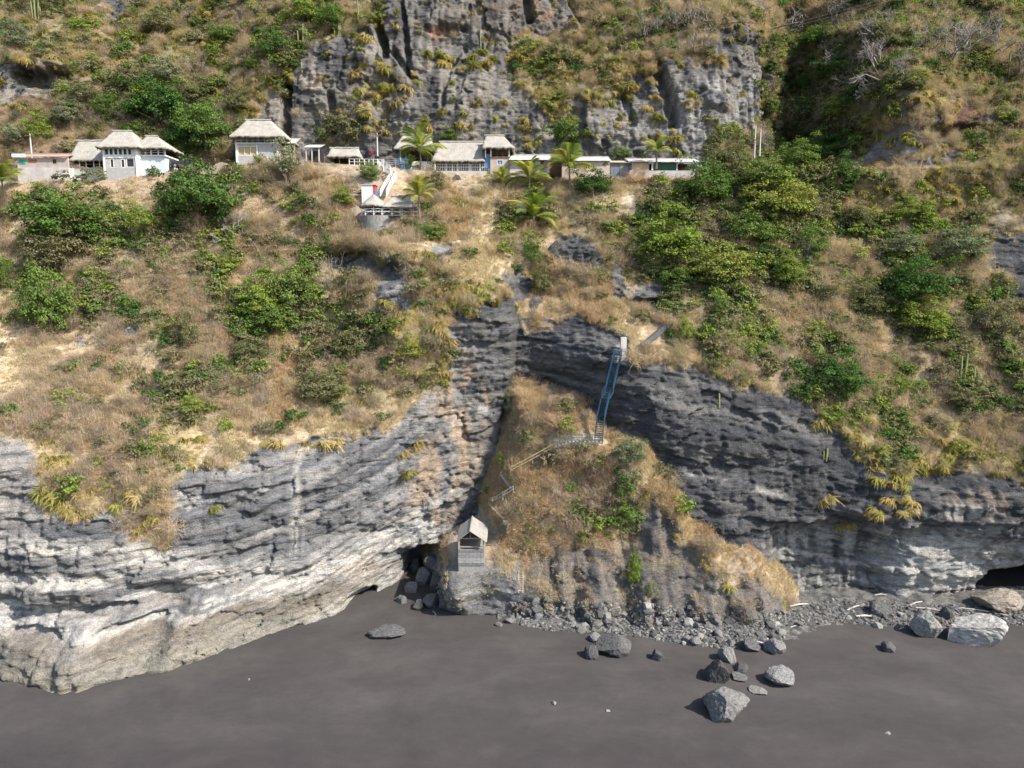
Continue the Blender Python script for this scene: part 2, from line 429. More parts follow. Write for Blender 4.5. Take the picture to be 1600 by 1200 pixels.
def leaf_mat(name, stops, var=.35, trans=.25):
    """foliage: colour differs from leaf to leaf and from plant to plant"""
    if name in MATS: return MATS[name]
    m, nt, out = new_mat(name); L = nt.links
    oi = node(nt, "ShaderNodeObjectInfo").outputs['Random']
    isl = node(nt, "ShaderNodeVertexColor", layer_name="leaf_shade").outputs['Color']
    c = ramp(nt, oi, stops)
    c = mixc(nt, 1.0, c, isl, 'MULTIPLY')
    b = node(nt, "ShaderNodeBsdfDiffuse"); t = node(nt, "ShaderNodeBsdfTranslucent")
    L.new(c, b.inputs['Color']); L.new(mixc(nt, 1.0, c, (1.15, 1.2, .7), 'MULTIPLY'), t.inputs['Color'])
    mx = node(nt, "ShaderNodeMixShader"); mx.inputs[0].default_value = trans
    L.new(b.outputs[0], mx.inputs[1]); L.new(t.outputs[0], mx.inputs[2]); L.new(mx.outputs[0], out.inputs['Surface'])
    MATS[name] = m
    return m

def link(name, me, mat=None, parent=None, loc=None, kind=None):
    o = bpy.data.objects.new(name, me); COL.objects.link(o)
    if mat is not None and me is not None and not me.materials: me.materials.append(mat)
    if parent is not None: o.parent = parent
    if loc is not None: o.location = loc
    if kind: o["kind"] = kind
    return o
def np_mesh(name, V, Q=None, T=None, smooth=False):
    me = bpy.data.meshes.new(name)
    V = np.asarray(V, np.float32)
    me.vertices.add(len(V)); me.vertices.foreach_set("co", V.ravel())
    parts = []; tot = []
    if Q is not None and len(Q): parts.append(np.asarray(Q, np.int32).ravel()); tot.append(np.full(len(Q), 4, np.int32))
    if T is not None and len(T): parts.append(np.asarray(T, np.int32).ravel()); tot.append(np.full(len(T), 3, np.int32))
    lv = np.concatenate(parts); lt = np.concatenate(tot)
    me.loops.add(len(lv)); me.loops.foreach_set("vertex_index", lv)
    me.polygons.add(len(lt)); me.polygons.foreach_set("loop_start", np.concatenate([[0], np.cumsum(lt)[:-1]]).astype(np.int32))
    me.polygons.foreach_set("loop_total", lt)
    if smooth: me.polygons.foreach_set("use_smooth", np.ones(len(lt), bool))
    me.update(calc_edges=True)
    return me
def set_col(me, name, C):
    a = me.color_attributes.new(name, 'FLOAT_COLOR', 'POINT')
    C = np.asarray(C, np.float32)
    a.data.foreach_set("color", np.concatenate([C, np.ones((len(C), 1), np.float32)], 1).ravel())
def grid_mesh(name, X, Y, Z, C, R):
    n, m = X.shape
    V = np.stack([X, Y, Z], -1).reshape(-1, 3)
    I = np.arange(n * m).reshape(n, m)
    Q = np.stack([I[:-1, :-1], I[:-1, 1:], I[1:, 1:], I[1:, :-1]], -1).reshape(-1, 4)
    me = np_mesh(name, V, Q, smooth=True)
    set_col(me, "albedo", C.reshape(-1, 3))
    a = me.attributes.new("rockiness", 'FLOAT', 'POINT'); a.data.foreach_set("value", R.ravel().astype(np.float32))
    return me

# ------------------------------------------------------------------ terrain: colours of rock, ash, soil and dry ground, then the sheets
def lerp(a, b, t): return a + (b - a) * t[..., None]
def c3(*c): return np.array(c, float)
SOIL = {'s': c3(.40, .33, .235), 'o': c3(.27, .235, .14), 'b': c3(.32, .255, .185), 'g': c3(.21, .19, .115), 'G': c3(.12, .12, .065), 'r': c3(.33, .27, .205), 'd': c3(.30, .245, .19)}  # G: shade under the dense green is put into its soil colour
def soil_colour(w, X, Z):
    c = sum(w[k][..., None] * SOIL[k] for k in SOIL) / (sum(w[k] for k in SOIL)[..., None] + 1e-6)
    t = fbm(X / 2.5, Z / 2.5, 7, 4)
    c = c * (0.7 + .6 * t)[..., None]
    return lerp(c, c * c3(1.03, .96, .89), sstep(.5, .7, fbm(X / 6, Z / 6, 3)))
# lower sheet
U1, V1 = proj(X1, Y1, Z1); u, v = U1, V1
wj = veg_weights(u + jit * .6, v + jit * .5)
W1 = wj
s = sh
dark = lerp(np.broadcast_to(c3(.082, .084, .09), X1.shape + (3,)), c3(.175, .172, .17), sstep(.3, .75, fbm(X1 / 5, s / 1.6, 2) * .6 + vnoise(s / .8, X1 / 30, 6) * .4))
left = 1 - sstep(-14, -4, X1)
dark = dark * (1 + .62 * left * (1 - is_m))[..., None]
bandn = vnoise(s / 1.3, X1 / 40, 3) * .38 + vnoise(s / .5, X1 / 16, 5) * .34 + vnoise(s / .24, X1 / 8, 7) * .2 + fbm(X1 / 2.5, s / .7, 1) * .28
# ash-white beds: low on the left cliff, in the foot of the cleft and in the lower right cliff
u = U1; v = V1
wtop = np.interp(u, [0, 100, 250, 330, 400, 500, 600, 700], [15, 14.4, 12.4, 10, 7.5, 4.5, 2.5, 1.0]) + 2.2 * (fbm(X1 / 9, s / 4, 6) - .5)
wl_ = left * (1 - sstep(-.5, 1.6, s - wtop)) * sstep(2.0, 4.5, s + 1.5 * vnoise(X1 / 8, X1 * 0, 2) + 3 * sstep(420, 560, u))
dark = lerp(dark, c3(.23, .222, .212), .75 * wl_ * sstep(.3, .6, fbm(X1 / 6, s / 2, 2)))
white = wl_ * sstep(.59, .70, bandn)
white = np.maximum(white, left * np.exp(-((s - wtop + .6) / .9) ** 2) * sstep(.36, .6, bandn))
vl = np.interp(u, [380, 470, 540, 600, 690], [935, 908, 875, 852, 832])
white = np.maximum(white, left * sstep(380, 420, u) * np.exp(-((v - vl + jit * .12) / 11) ** 2) * sstep(.3, .5, bandn))
white = np.maximum(white, left * sstep(440, 500, u) * sstep(0, 14, v - vl - 42 + jit * .2) * sstep(.38, .58, bandn))
white = np.maximum(white, .9 * left * (1 - sstep(380, 440, u)) * np.exp(-((s - 8.6 - .5 * vnoise(X1 / 6, X1 * 0, 1)) / .55) ** 2) * sstep(.32, .5, fbm(X1 / 7, s / 3, 6)))
def blob(cu, cv, ru, rv, k=.5):
    return 1 - sstep(.55, 1.15, np.hypot((u - cu + jit * k * .5) / ru, (v - cv + jit * k * .4) / rv))
white = np.maximum(white, blob(655, 832, 42, 24)); white = np.maximum(white, .8 * blob(560, 880, 80, 26) * sstep(.35, .6, bandn))
white = np.maximum(white, .85 * blob(610, 906, 90, 16))
for q in ((748, 640, 16, 12), (715, 660, 10, 22), (735, 545, 12, 34), (650, 462, 16, 18), (285, 780, 30, 18), (975, 550, 16, 24), (985, 668, 10, 10), (600, 462, 10, 10)):
    white = np.maximum(white, .75 * blob(*q) * sstep(.35, .6, fbm(X1 / .9, s / .6, 3)))
wr = sstep(1170, 1230, u) * sstep(800, 840, v + jit * .4) * (1 - is_m)
drip = vnoise(X1 / .55, Z1 / 6, 2) * .6 + fbm(X1 / 1.6, Z1 / 4, 6) * .4
white = np.maximum(white, wr * sstep(.48, .68, .5 * bandn + .5 * drip) * .8)
white = np.maximum(white, blob(1470, 880, 125, 60) * sstep(.26, .46, .6 * bandn + .4 * drip)); white = np.maximum(white, .8 * blob(1500, 800, 70, 14) * sstep(.4, .55, drip))
lw = np.exp(-((v - np.interp(u, [1040, 1130, 1230], [738, 752, 772]) + jit * .15) / 6) ** 2) * sstep(1035, 1050, u) * (1 - sstep(1215, 1240, u))
white = np.maximum(white, .8 * lw * sstep(.35, .6, fbm(X1 / 2, Z1, 4)))
white = np.maximum(white, .75 * np.exp(-((u - 464 + jit * .08) / 9) ** 2) * sstep(700, 730, v) * (1 - sstep(860, 885, v)) * sstep(.3, .6, vnoise(X1 / .35, Z1 / 9, 6)))
# pale smooth face of the far left, wave-washed foot, tan wall of the cleft, brown right end
pale = blob(10, 760, 60, 80) * .8
footm = left * (1 - sstep(3.6, 5.0, Z1 + 2.0 * (vnoise(X1 / 9, X1 * 0, 6) - .5))) * (1 - sstep(1.0, 1.4, (X1 + 60) / 34))
tan = np.maximum(blob(720, 650, 48, 120), blob(680, 760, 45, 90)); tan = np.maximum(tan, .9 * blob(560, 885, 60, 14))
tan = tan * sstep(.34, .58, fbm(X1 / 1.6, Z1 / 4.5, 5)); tan = np.maximum(tan, .55 * blob(1530, 790, 70, 26) * sstep(.4, .6, drip)); tan = np.maximum(tan, .8 * blob(1565, 880, 26, 40))
dark = lerp(dark, c3(.27, .257, .24), .75 * np.maximum(blob(715, 640, 75, 150), blob(690, 760, 55, 70)) * sstep(.3, .55, fbm(X1 / 2.5, Z1 / 5, 4)))
rock = lerp(dark, c3(.36, .285, .215), tan)
rock = lerp(rock, c3(.29, .275, .26), np.maximum(pale, 0))
rock = lerp(rock, c3(.175, .155, .13) , footm * .9)
rock = lerp(rock, c3(.235, .22, .19), footm * (1 - sstep(1.6, 3.2, Z1 + fbm(X1 / 2, Z1, 2))))
rock = lerp(rock, c3(.45, .437, .415), np.clip(white * (1 - .6 * footm), 0, 1))
rock = rock * .93
# grey earth of the mound's flanks and the block under the hut
mrock = lerp(np.broadcast_to(c3(.10, .098, .098), X1.shape + (3,)), c3(.235, .21, .185), fbm(X1 / 3, Z1 / 5, 5) ** 1.2)
mrock = lerp(mrock, c3(.30, .235, .165), (.55 - .4 * sstep(1000, 1080, u)) * sstep(.5, .7, fbm(X1 / 2.2, Z1 / 3, 1)) * (1 - hutrock))
mrock = lerp(mrock, c3(.17, .168, .168), hutrock); mrock = lerp(mrock, c3(.42, .41, .39), hutrock * .6 * np.exp(-((Z1 - 3.6) / .5) ** 2))
rockc = lerp(rock, mrock, is_m)
soil = soil_colour(wj, X1, Z1)
rubblepale = blob(990, 300, 44, 30, .8) * sstep(.4, .6, fbm(X1 / 1.5, Z1 / 1.5, 2))
soil = lerp(soil, c3(.5, .44, .33), rubblepale)
soil = lerp(soil, c3(.31, .235, .17), .9 * blob(270, 285, 290, 32)); soil = lerp(soil, c3(.45, .40, .32), .7 * blob(700, 360, 36, 40))
C1 = lerp(soil, rockc, rock1)
terrain = terrain_material()
o = link("cliff", grid_mesh("cliff", X1, Y1, Z1, np.clip(C1, 0.01, .85), rock1), terrain, kind="structure")
# terrace bench between the sheets
nb = 9
tb = np.linspace(0, 1, nb)[:, None]
YB = Y1[-1][None, :] * (1 - tb) + Y2[0][None, :] * tb
XB = np.broadcast_to(XS, YB.shape); ZB = np.broadcast_to(ZT, YB.shape) + .15 * np.sin(tb * math.pi) * (fbm(XB / 3, YB / 3, 2) - .5)
o = link("terrace_ground", grid_mesh("terrace_ground", XB, YB, ZB, np.broadcast_to(c3(.32, .25, .18), YB.shape + (3,)).copy(), np.zeros(YB.shape)), terrain, kind="structure")
# upper sheet
r2 = lerp(np.broadcast_to(c3(.10, .098, .10), X2.shape + (3,)), c3(.255, .238, .215), sstep(.28, .72, fbm(X2 / 4, Z2 / 7, 2) * .55 + vnoise(X2 / .9, Z2 / 9, 4) * .45))
u, v = proj(X2, Y2, Z2); jit = jit2
for q, c in (((560, 165, 70, 40), (.30, .26, .22)), ((500, 130, 34, 18), (.42, .36, .29)), ((830, 12, 40, 26), (.30, .21, .14)), ((760, 30, 90, 40), (.17, .145, .13)), ((685, 55, 16, 12), (.42, .24, .15)), ((165, 38, 26, 14), (.30, .15, .09)), ((65, 115, 40, 22), (.2, .16, .12)),
             ((1120, 190, 110, 90), (.27, .265, .27)), ((1500, 195, 90, 60), (.16, .085, .06)), ((890, 50, 40, 30), (.26, .2, .15)), ((880, 195, 40, 60), (.31, .29, .26))):
    r2 = lerp(r2, c3(*c), .75 * blob(*q) * sstep(.3, .6, fbm(X2 / 2, Z2 / 3, 1)))
wst = sstep(.5, .72, vnoise(X2 / .5, Z2 / 5, 2) * .5 + fbm(X2 / 2.5, Z2 / 2, 6) * .5)
r2 = lerp(r2, c3(.42, .41, .4), .7 * wst * blob(1130, 180, 110, 95)); r2 = lerp(r2, c3(.5, .49, .48), wst * blob(1400, 262, 80, 40))
r2 = lerp(r2, c3(.36, .345, .32), .5 * wst * blob(960, 190, 120, 60))
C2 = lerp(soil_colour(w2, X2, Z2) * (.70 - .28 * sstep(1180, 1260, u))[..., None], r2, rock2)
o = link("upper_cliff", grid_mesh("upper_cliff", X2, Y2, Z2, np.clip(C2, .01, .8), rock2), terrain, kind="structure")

# ------------------------------------------------------------------ black sand beach
def sand():
    m, nt, out = new_mat("black_sand"); L = nt.links
    co = node(nt, "ShaderNodeNewGeometry").outputs['Position']
    w = node(nt, "ShaderNodeTexNoise"); w.inputs['Scale'].default_value = .05; L.new(co, w.inputs['Vector'])
    ad = node(nt, "ShaderNodeVectorMath", operation='MULTIPLY_ADD'); L.new(w.outputs['Color'], ad.inputs[0]); ad.inputs[1].default_value = (9, 7, 0); L.new(co, ad.inputs[2])
    a = noise(nt, ad.outputs[0], .13, 6, .6, (.8, 1.2, 1)); b_ = noise(nt, ad.outputs[0], .7, 5, .65, (.8, 1.2, 1)); g = noise(nt, co, 9, 3, .7)
    c = ramp(nt, a, [(.3, (.047, .0435, .0428)), (.5, (.057, .0528, .0515)), (.7, (.071, .0655, .063))])
    c = mixc(nt, .45, c, ramp(nt, b_, [(.32, .85), (.68, 1.15)]), 'MULTIPLY'); c = mixc(nt, .6, c, ramp(nt, g, [(.3, .84), (.7, 1.16)]), 'MULTIPLY')
    sp = node(nt, "ShaderNodeSeparateXYZ"); L.new(co, sp.inputs[0])
    wet = node(nt, "ShaderNodeMapRange"); wet.inputs[1].default_value = 74; wet.inputs[2].default_value = 60; L.new(sp.outputs['Y'], wet.inputs[0])
    c = mixc(nt, wet.outputs[0], c, mixc(nt, 1.0, c, (.83, .79, .83), 'MULTIPLY'))
    b = node(nt, "ShaderNodeBsdfPrincipled"); L.new(c, b.inputs['Base Color']); b.inputs['Roughness'].default_value = .8; b.inputs['Specular IOR Level'].default_value = .12
    bp = node(nt, "ShaderNodeBump"); bp.inputs['Distance'].default_value = .03; bp.inputs['Strength'].default_value = .35
    L.new(noise(nt, ad.outputs[0], 1.6, 6, .65, (.8, 1.1, 1)), bp.inputs['Height']); L.new(bp.outputs['Normal'], b.inputs['Normal'])
    L.new(b.outputs[0], out.inputs['Surface'])
    return m
gx, gy = np.meshgrid(np.linspace(-190, 190, 191), np.linspace(-40, 118, 120))
gz = .28 * (fbm(gx / 14, gy / 9, 3) - .5) + .10 * (fbm(gx / 3, gy / 3, 4) - .5)
V = np.stack([gx, gy, gz], -1).reshape(-1, 3); I = np.arange(gx.size).reshape(gx.shape)
link("beach_sand", np_mesh("beach_sand", V, np.stack([I[:-1, :-1], I[:-1, 1:], I[1:, 1:], I[1:, :-1]], -1).reshape(-1, 4), smooth=True), sand(), kind="structure")
# ------------------------------------------------------------------ plant shapes
def unit(a):
    return a / (np.linalg.norm(a, axis=-1, keepdims=True) + 1e-9)
def leaves(P, A, Nn, ln, wd, R, tint=None, spread=.3):
    """rhombic leaves at P along A with face normal Nn; returns verts, quads, shades"""
    n = len(P); A = unit(A); B = unit(np.cross(Nn, A)); ln = np.broadcast_to(ln, n)[:, None]; wd = np.broadcast_to(wd, n)[:, None]
    V = np.stack([P - A * ln * .5, P + B * wd * .5, P + A * ln * .5 + np.cross(A, B) * ln * .08, P - B * wd * .5], 1).reshape(-1, 3)
    Q = np.arange(4 * n).reshape(n, 4)
    c = 1 + (R.random((n, 1)) - .5) * 2 * spread + (R.random((n, 3)) - .5) * .16
    if tint is not None: c = c * tint
    return V, Q, np.repeat(c, 4, 0)
def ribbons(P0, D, ln, wd, droop, R, seg=3, spread=.25, tipc=None, taper=.25):
    """arching blades from P0 along D, bending down by droop"""
    n = len(P0); D = unit(D); ln = np.broadcast_to(ln, n); wd = np.broadcast_to(wd, n); droop = np.broadcast_to(droop, n)
    side = unit(np.cross(D, np.array([0, 0, 1.0]) + .01 * R.standard_normal((n, 3))))
    Vs, c = [], 1 + (R.random((n, 1)) - .5) * 2 * spread + (R.random((n, 3)) - .5) * .12
    Cs = []
    for k in range(seg + 1):
        t = k / seg
        p = P0 + D * (ln * t)[:, None]; p = p.copy(); p[:, 2] -= droop * ln * t * t
        w = (wd * (1 - (1 - taper) * t ** 1.5) * .5)[:, None]
        Vs += [p - side * w, p + side * w]
        cc = c if tipc is None else c * (1 + (np.array(tipc) - 1) * t)
        Cs += [cc, cc]
    V = np.stack(Vs, 1); m = 2 * (seg + 1); V = V.reshape(-1, 3); Cc = np.stack(Cs, 1).reshape(-1, 3)
    base = np.arange(n)[:, None] * m
    Q = np.concatenate([base + np.array([2 * k, 2 * k + 1, 2 * k + 3, 2 * k + 2]) for k in range(seg)])
    return V, Q, Cc
def merge(parts):
    Vs, Qs, Cs, o = [], [], [], 0
    for V, Q, Cc in parts:
        Vs.append(V); Qs.append(Q + o); Cs.append(Cc); o += len(V)
    return np.concatenate(Vs), np.concatenate(Qs), np.concatenate(Cs)
def plant_mesh(name, parts, mat):
    V, Q, Cc = merge(parts)
    me = np_mesh(name, V, Q); set_col(me, "leaf_shade", np.clip(Cc, .05, 2.5)); me.materials.append(mat)
    return me
def crown_parts(R, ncl, nlf, leaf, ax=(1, 1, .75), zc=.7, clr=.30, hollow=.55, aspect=.6):
    d = unit(R.standard_normal((ncl, 3))); d[:, 2] = np.abs(d[:, 2]) * 1.25 - .45
    rad = hollow + (1 - hollow) * R.random(ncl) ** .7
    cc = d * rad[:, None] * np.array(ax) * (1 - clr * .6); cc[:, 2] += zc
    cc *= (1 + .22 * R.standard_normal((ncl, 1)))
    idx = np.repeat(np.arange(ncl), nlf); r = clr * (.7 + .7 * R.random(ncl))
    off = unit(R.standard_normal((len(idx), 3))); off[:, 2] = np.where(off[:, 2] < -.3, -off[:, 2] * .6, off[:, 2])
    P = cc[idx] + off * (r[idx] * (.45 + .6 * R.random(len(idx))))[:, None] * np.array([1, 1, .7])
    Nn = unit(off + .5 * unit(cc[idx]) + .7 * R.standard_normal((len(idx), 3)) + np.array([0, 0, .5]))
    A = np.cross(Nn, R.standard_normal(Nn.shape))
    t = (.86 + .28 * R.random(ncl))[idx][:, None] * (1 + .1 * (R.random((ncl, 3)) - .5))[idx]
    return leaves(P, A, Nn, leaf * (.7 + .6 * R.random(len(idx))), leaf * aspect, R, t)
def twig_parts(R, n, length, wd, up=.5, sub=3, base_r=.25, zc=0.0, shade=1.0):
    ang = R.random(n) * 2 * math.pi; el = up + (1 - up) * R.random(n)
    D = np.stack([np.cos(ang) * (1.2 - el), np.sin(ang) * (1.2 - el), el], 1)
    P0 = np.stack([np.cos(ang) * base_r * R.random(n), np.sin(ang) * base_r * R.random(n), np.full(n, zc)], 1)
    L = length * (.5 + .5 * R.random(n))
    out = [ribbons(P0, D, L, wd, .15 * R.standard_normal(n), R, 2, .3)]
    Du = unit(D)
    for k in range(sub):
        t = .35 + .6 * R.random(n)
        P1 = P0 + Du * (L * t)[:, None]
        D1 = Du + .75 * R.standard_normal((n, 3))
        out.append(ribbons(P1, D1, L * (.25 + .4 * R.random(n)), wd * .7, .1 * R.standard_normal(n), R, 2, .3))
    return [(V, Q, c * shade) for V, Q, c in out]
def rosette(R, n, r, wd, droop=.75, low=-.1, c0=(0, 0, 0)):
    ang = R.random(n) * 2 * math.pi; el = low + (1.1 - low) * R.random(n)
    D = np.stack([np.cos(ang), np.sin(ang), el], 1)
    P0 = np.zeros((n, 3)) + np.array(c0) + .06 * R.standard_normal((n, 3))
    return ribbons(P0, D, r * (.65 + .45 * R.random(n)), wd, droop * (.6 + .8 * R.random(n)), R, 3, .3, (1.3, 1.12, .8))

LEAF_DARK = leaf_mat("leaves_dark_green", [(0, (.05, .10, .028)), (.5, (.066, .122, .034)), (1, (.09, .145, .042))], trans=.3)
LEAF_GREEN = leaf_mat("leaves_green", [(0, (.085, .145, .036)), (.5, (.115, .175, .045)), (1, (.15, .195, .058))], trans=.3)
LEAF_BRIGHT = leaf_mat("leaves_yellow_green", [(0, (.15, .21, .042)), (.5, (.19, .235, .052)), (1, (.23, .25, .065))], trans=.3)
LEAF_OLIVE = leaf_mat("leaves_olive", [(0, (.125, .13, .062)), (.5, (.155, .15, .078)), (1, (.19, .175, .10))], trans=.3)
LEAF_PALE = leaf_mat("leaves_grey_green", [(0, (.15, .175, .10)), (.5, (.175, .195, .115)), (1, (.19, .21, .13))], trans=.3)
BROM = leaf_mat("bromeliad_blades", [(0, (.18, .215, .07)), (.35, (.26, .265, .095)), (.7, (.33, .295, .135)), (1, (.36, .31, .175))], trans=.3)
STRAW = leaf_mat("dry_grass_blades", [(0, (.46, .36, .235)), (.3, (.53, .435, .29)), (.7, (.58, .495, .35)), (1, (.62, .55, .40))], trans=.35)
TWIG = leaf_mat("dry_twigs", [(0, (.22, .18, .155)), (.25, (.40, .33, .27)), (.5, (.54, .43, .32)), (.75, (.48, .345, .245)), (1, (.40, .355, .235))], trans=.35)
SILVER = leaf_mat("bare_grey_branches", [(0, (.20, .18, .165)), (1, (.30, .275, .255))], trans=.05)
BARK = pm("tree_bark", (.19, .155, .125), .9, .3, 3, (1, 1, .3), .03)

RUST = leaf_mat("rusty_dry_grass_blades", [(0, (.40, .275, .175)), (.5, (.50, .355, .225)), (1, (.56, .43, .29))], trans=.35)
def rs(k): return np.random.default_rng(k)
GRASS_M = [plant_mesh("dry_grass_tuft", [ribbons(.22 * R.standard_normal((26, 3)) * [1, 1, 0], np.concatenate([.55 * R.standard_normal((26, 2)), np.ones((26, 1))], 1), .6 + .5 * R.random(26), .055, .35 * R.random(26), R, 2, .3)], STRAW) for R in (rs(1), rs(2), rs(3))]
RUST_M = []
for me_ in GRASS_M:
    me_ = me_.copy(); me_.materials.clear(); me_.materials.append(RUST); me_.name = "rusty_grass_tuft"; RUST_M.append(me_)
def scrub_mesh(k):
    R = rs(20 + k)
    P = twig_parts(R, 80, 1.1, .018, .2, 4, .35)
    P.append(crown_parts(R, 30, 34, .055, (.95, .95, .7), .4, .30, .5, .35))
    return plant_mesh("dry_scrub_bush", P, TWIG)
SCRUB_M = [scrub_mesh(k) for k in range(4)]
def bush_mesh(k, mat, leaf=.15, ncl=26, nlf=34):
    R = rs(40 + k)
    return plant_mesh("bush_crown", [crown_parts(R, ncl, nlf, leaf, (1, 1, .75), .45, .32, .6)], mat)
UNDER_M = [bush_mesh(k, m, .2, 16, 22) for k, m in enumerate((LEAF_GREEN, LEAF_OLIVE, LEAF_DARK, LEAF_OLIVE, LEAF_BRIGHT))]
def brom_mesh(k):
    R = rs(70 + k)
    parts = []
    for j in range(5):
        a = R.random() * 6.28; r = .55 * math.sqrt(R.random())
        parts.append(rosette(R, 42, .78, .075, .8, -.25, (r * math.cos(a), r * math.sin(a), .25 * R.random())))
    return plant_mesh("bromeliad_clump", parts, BROM)
BROM_M = [brom_mesh(k) for k in range(4)]

# ------------------------------------------------------------------ ground cover (one object per kind: nobody could count it)
def gn_scatter(name, meshes, pos, rot, scl, idx, kindlabel):
    lib = bpy.data.collections.new(name + "_kinds")
    for k, me in enumerate(meshes):
        lib.objects.link(bpy.data.objects.new("%s_kind_%02d" % (name, k), me))
    me = bpy.data.meshes.new(name); me.vertices.add(len(pos)); me.vertices.foreach_set("co", np.asarray(pos, np.float32).ravel())
    a = me.attributes.new("turn", 'FLOAT_VECTOR', 'POINT'); a.data.foreach_set("vector", np.asarray(rot, np.float32).ravel())
    a = me.attributes.new("size", 'FLOAT_VECTOR', 'POINT'); a.data.foreach_set("vector", np.asarray(scl, np.float32).ravel())
    a = me.attributes.new("pick", 'INT', 'POINT'); a.data.foreach_set("value", np.asarray(idx, np.int32))
    ng = bpy.data.node_groups.new(name + "_scatter", 'GeometryNodeTree')
    ng.interface.new_socket("Geometry", in_out='INPUT', socket_type='NodeSocketGeometry'); ng.interface.new_socket("Geometry", in_out='OUTPUT', socket_type='NodeSocketGeometry')
    N = ng.nodes; L = ng.links
    gi = N.new("NodeGroupInput"); go = N.new("NodeGroupOutput"); ip = N.new("GeometryNodeInstanceOnPoints"); ci = N.new("GeometryNodeCollectionInfo")
    ci.inputs['Collection'].default_value = lib; ci.inputs['Separate Children'].default_value = True; ci.inputs['Reset Children'].default_value = True
    ip.inputs['Pick Instance'].default_value = True
    def at(nm, t):
        n = N.new("GeometryNodeInputNamedAttribute"); n.data_type = t; n.inputs['Name'].default_value = nm; return n.outputs['Attribute']
    L.new(gi.outputs[0], ip.inputs['Points']); L.new(ci.outputs[0], ip.inputs['Instance']); L.new(at("turn", 'FLOAT_VECTOR'), ip.inputs['Rotation'])
    L.new(at("size", 'FLOAT_VECTOR'), ip.inputs['Scale']); L.new(at("pick", 'INT'), ip.inputs['Instance Index']); L.new(ip.outputs[0], go.inputs[0])
    o = link(name, me, kind="stuff"); o.modifiers.new("scatter", 'NODES').node_group = ng
    return o
EXCL = []   # (u, v, ru, rv): spots kept clear of ground cover
def mask_excl(U, V):
    m = np.ones(U.shape)
    for cu, cv, ru, rv in EXCL:
        m *= np.hypot((U - cu) / ru, (V - cv) / rv) > 1
    return m
def grads(X, Y, Z):
    Yx = np.gradient(Y, axis=1) / (XS[1] - XS[0]); dz = np.gradient(Z, axis=0); Yz = np.gradient(Y, axis=0) / np.maximum(dz, 1e-3)
    return Yx, Yz, dz
class Sheet:
    def __init__(s, X, Y, Z, w, rock):
        s.X, s.Y, s.Z, s.w, s.rock = X, Y, Z, w, rock
        s.Yx, s.Yz, dz = grads(X, Y, Z)
        s.area = np.clip(np.sqrt(1 + s.Yx ** 2 + s.Yz ** 2), 1, 4) * dz * (XS[1] - XS[0])
        s.U, s.V = proj(X, Y, Z)
        s.free = mask_excl(s.U, s.V) * (s.Z > .8)
    def pick(s, n, wt, R):
        p = (s.area * s.free * wt).ravel(); p /= p.sum()
        k = R.choice(p.size, n, p=p); j, i = np.unravel_index(k, s.X.shape)
        x = s.X[j, i] + (R.random(n) - .5) * (XS[1] - XS[0]); z = s.Z[j, i]
        y = s.Y[j, i] + s.Yx[j, i] * (x - s.X[j, i])
        nrm = unit(np.stack([s.Yx[j, i], -np.ones(n), s.Yz[j, i]], 1))
        return np.stack([x, y, z], 1), nrm
def orient(nrm, k, R):
    """euler angles that lean the up axis part of the way towards the ground's normal, with a random turn"""
    up = unit((1 - k) * np.array([0, 0, 1.0]) + k * nrm)
    ay = np.arcsin(np.clip(up[:, 0], -1, 1)); axx = np.arctan2(-up[:, 1], up[:, 2])
    return np.stack([axx, ay, R.random(len(nrm)) * 6.28], 1)   # turn about z comes last in matrix order ZYX: keep the lean small
EXCL += [(600,285,40,36),(598,330,46,34),(760,262,310,14),(200,262,210,14),(740,850,42,60),(960,610,26,70),(905,692,50,10),(1025,522,26,18),(968,545,16,22),(1010,460,34,18),(870,387,20,22)]
LO = Sheet(X1, Y1, Z1, W1, rock1); UP = Sheet(X2, Y2, Z2, w2, rock2)
def mix(w, **k): return sum(w[c] * f for c, f in k.items())
def cover(name, meshes, jobs, size, lean, seed, flat=(1, 1)):
    R = rs(seed); P, Rt, Sc, Ix = [], [], [], []
    for sheet, n, wt in jobs:
        p, nr = sheet.pick(n, wt, R); s_ = size[0] + (size[1] - size[0]) * R.random(n) ** 1.6
        P.append(p - nr * .05); Rt.append(orient(nr, lean, R)); Sc.append(np.stack([s_, s_, s_ * (flat[0] + (flat[1] - flat[0]) * R.random(n))], 1)); Ix.append(R.integers(0, len(meshes), n))
    return gn_scatter(name, meshes, np.concatenate(P), np.concatenate(Rt), np.concatenate(Sc), np.concatenate(Ix), name)
def clump(sheet, k, lo=.42, hi=.6):   # patchiness
    return sstep(lo, hi, fbm(sheet.X / 4.5, sheet.Z / 4.5, k, 3))
sl = 1 - sstep(.3, .7, LO.rock); su = 1 - sstep(.3, .7, UP.rock)
edge = np.clip(4 * LO.rock * (1 - LO.rock), 0, 1)
mnd = is_m
rav = (1 - sstep(.7, 1.1, np.hypot((UP.U - 1262) / 85, (UP.V - 170) / 150)))
cover("dry_grass", GRASS_M, [(LO, 78000, (sl * mix(LO.w, s=1, b=.55, o=.4, g=.3, G=.1, r=.35, d=.12) + .35 * mnd * sl * sstep(1050, 1100, LO.U) + .5 * edge + 0.08 * mnd * LO.rock * (LO.U < 1000)) * (.25 + clump(LO, 1)) * (1 + .4 * mnd)), (UP, 5500, su * mix(UP.w, s=1, b=.6, o=.8, g=.3, r=.5) * (1 - rav) * (.6 - .45 * sstep(1170, 1240, UP.U)))], (.4, .95), .5, 31)
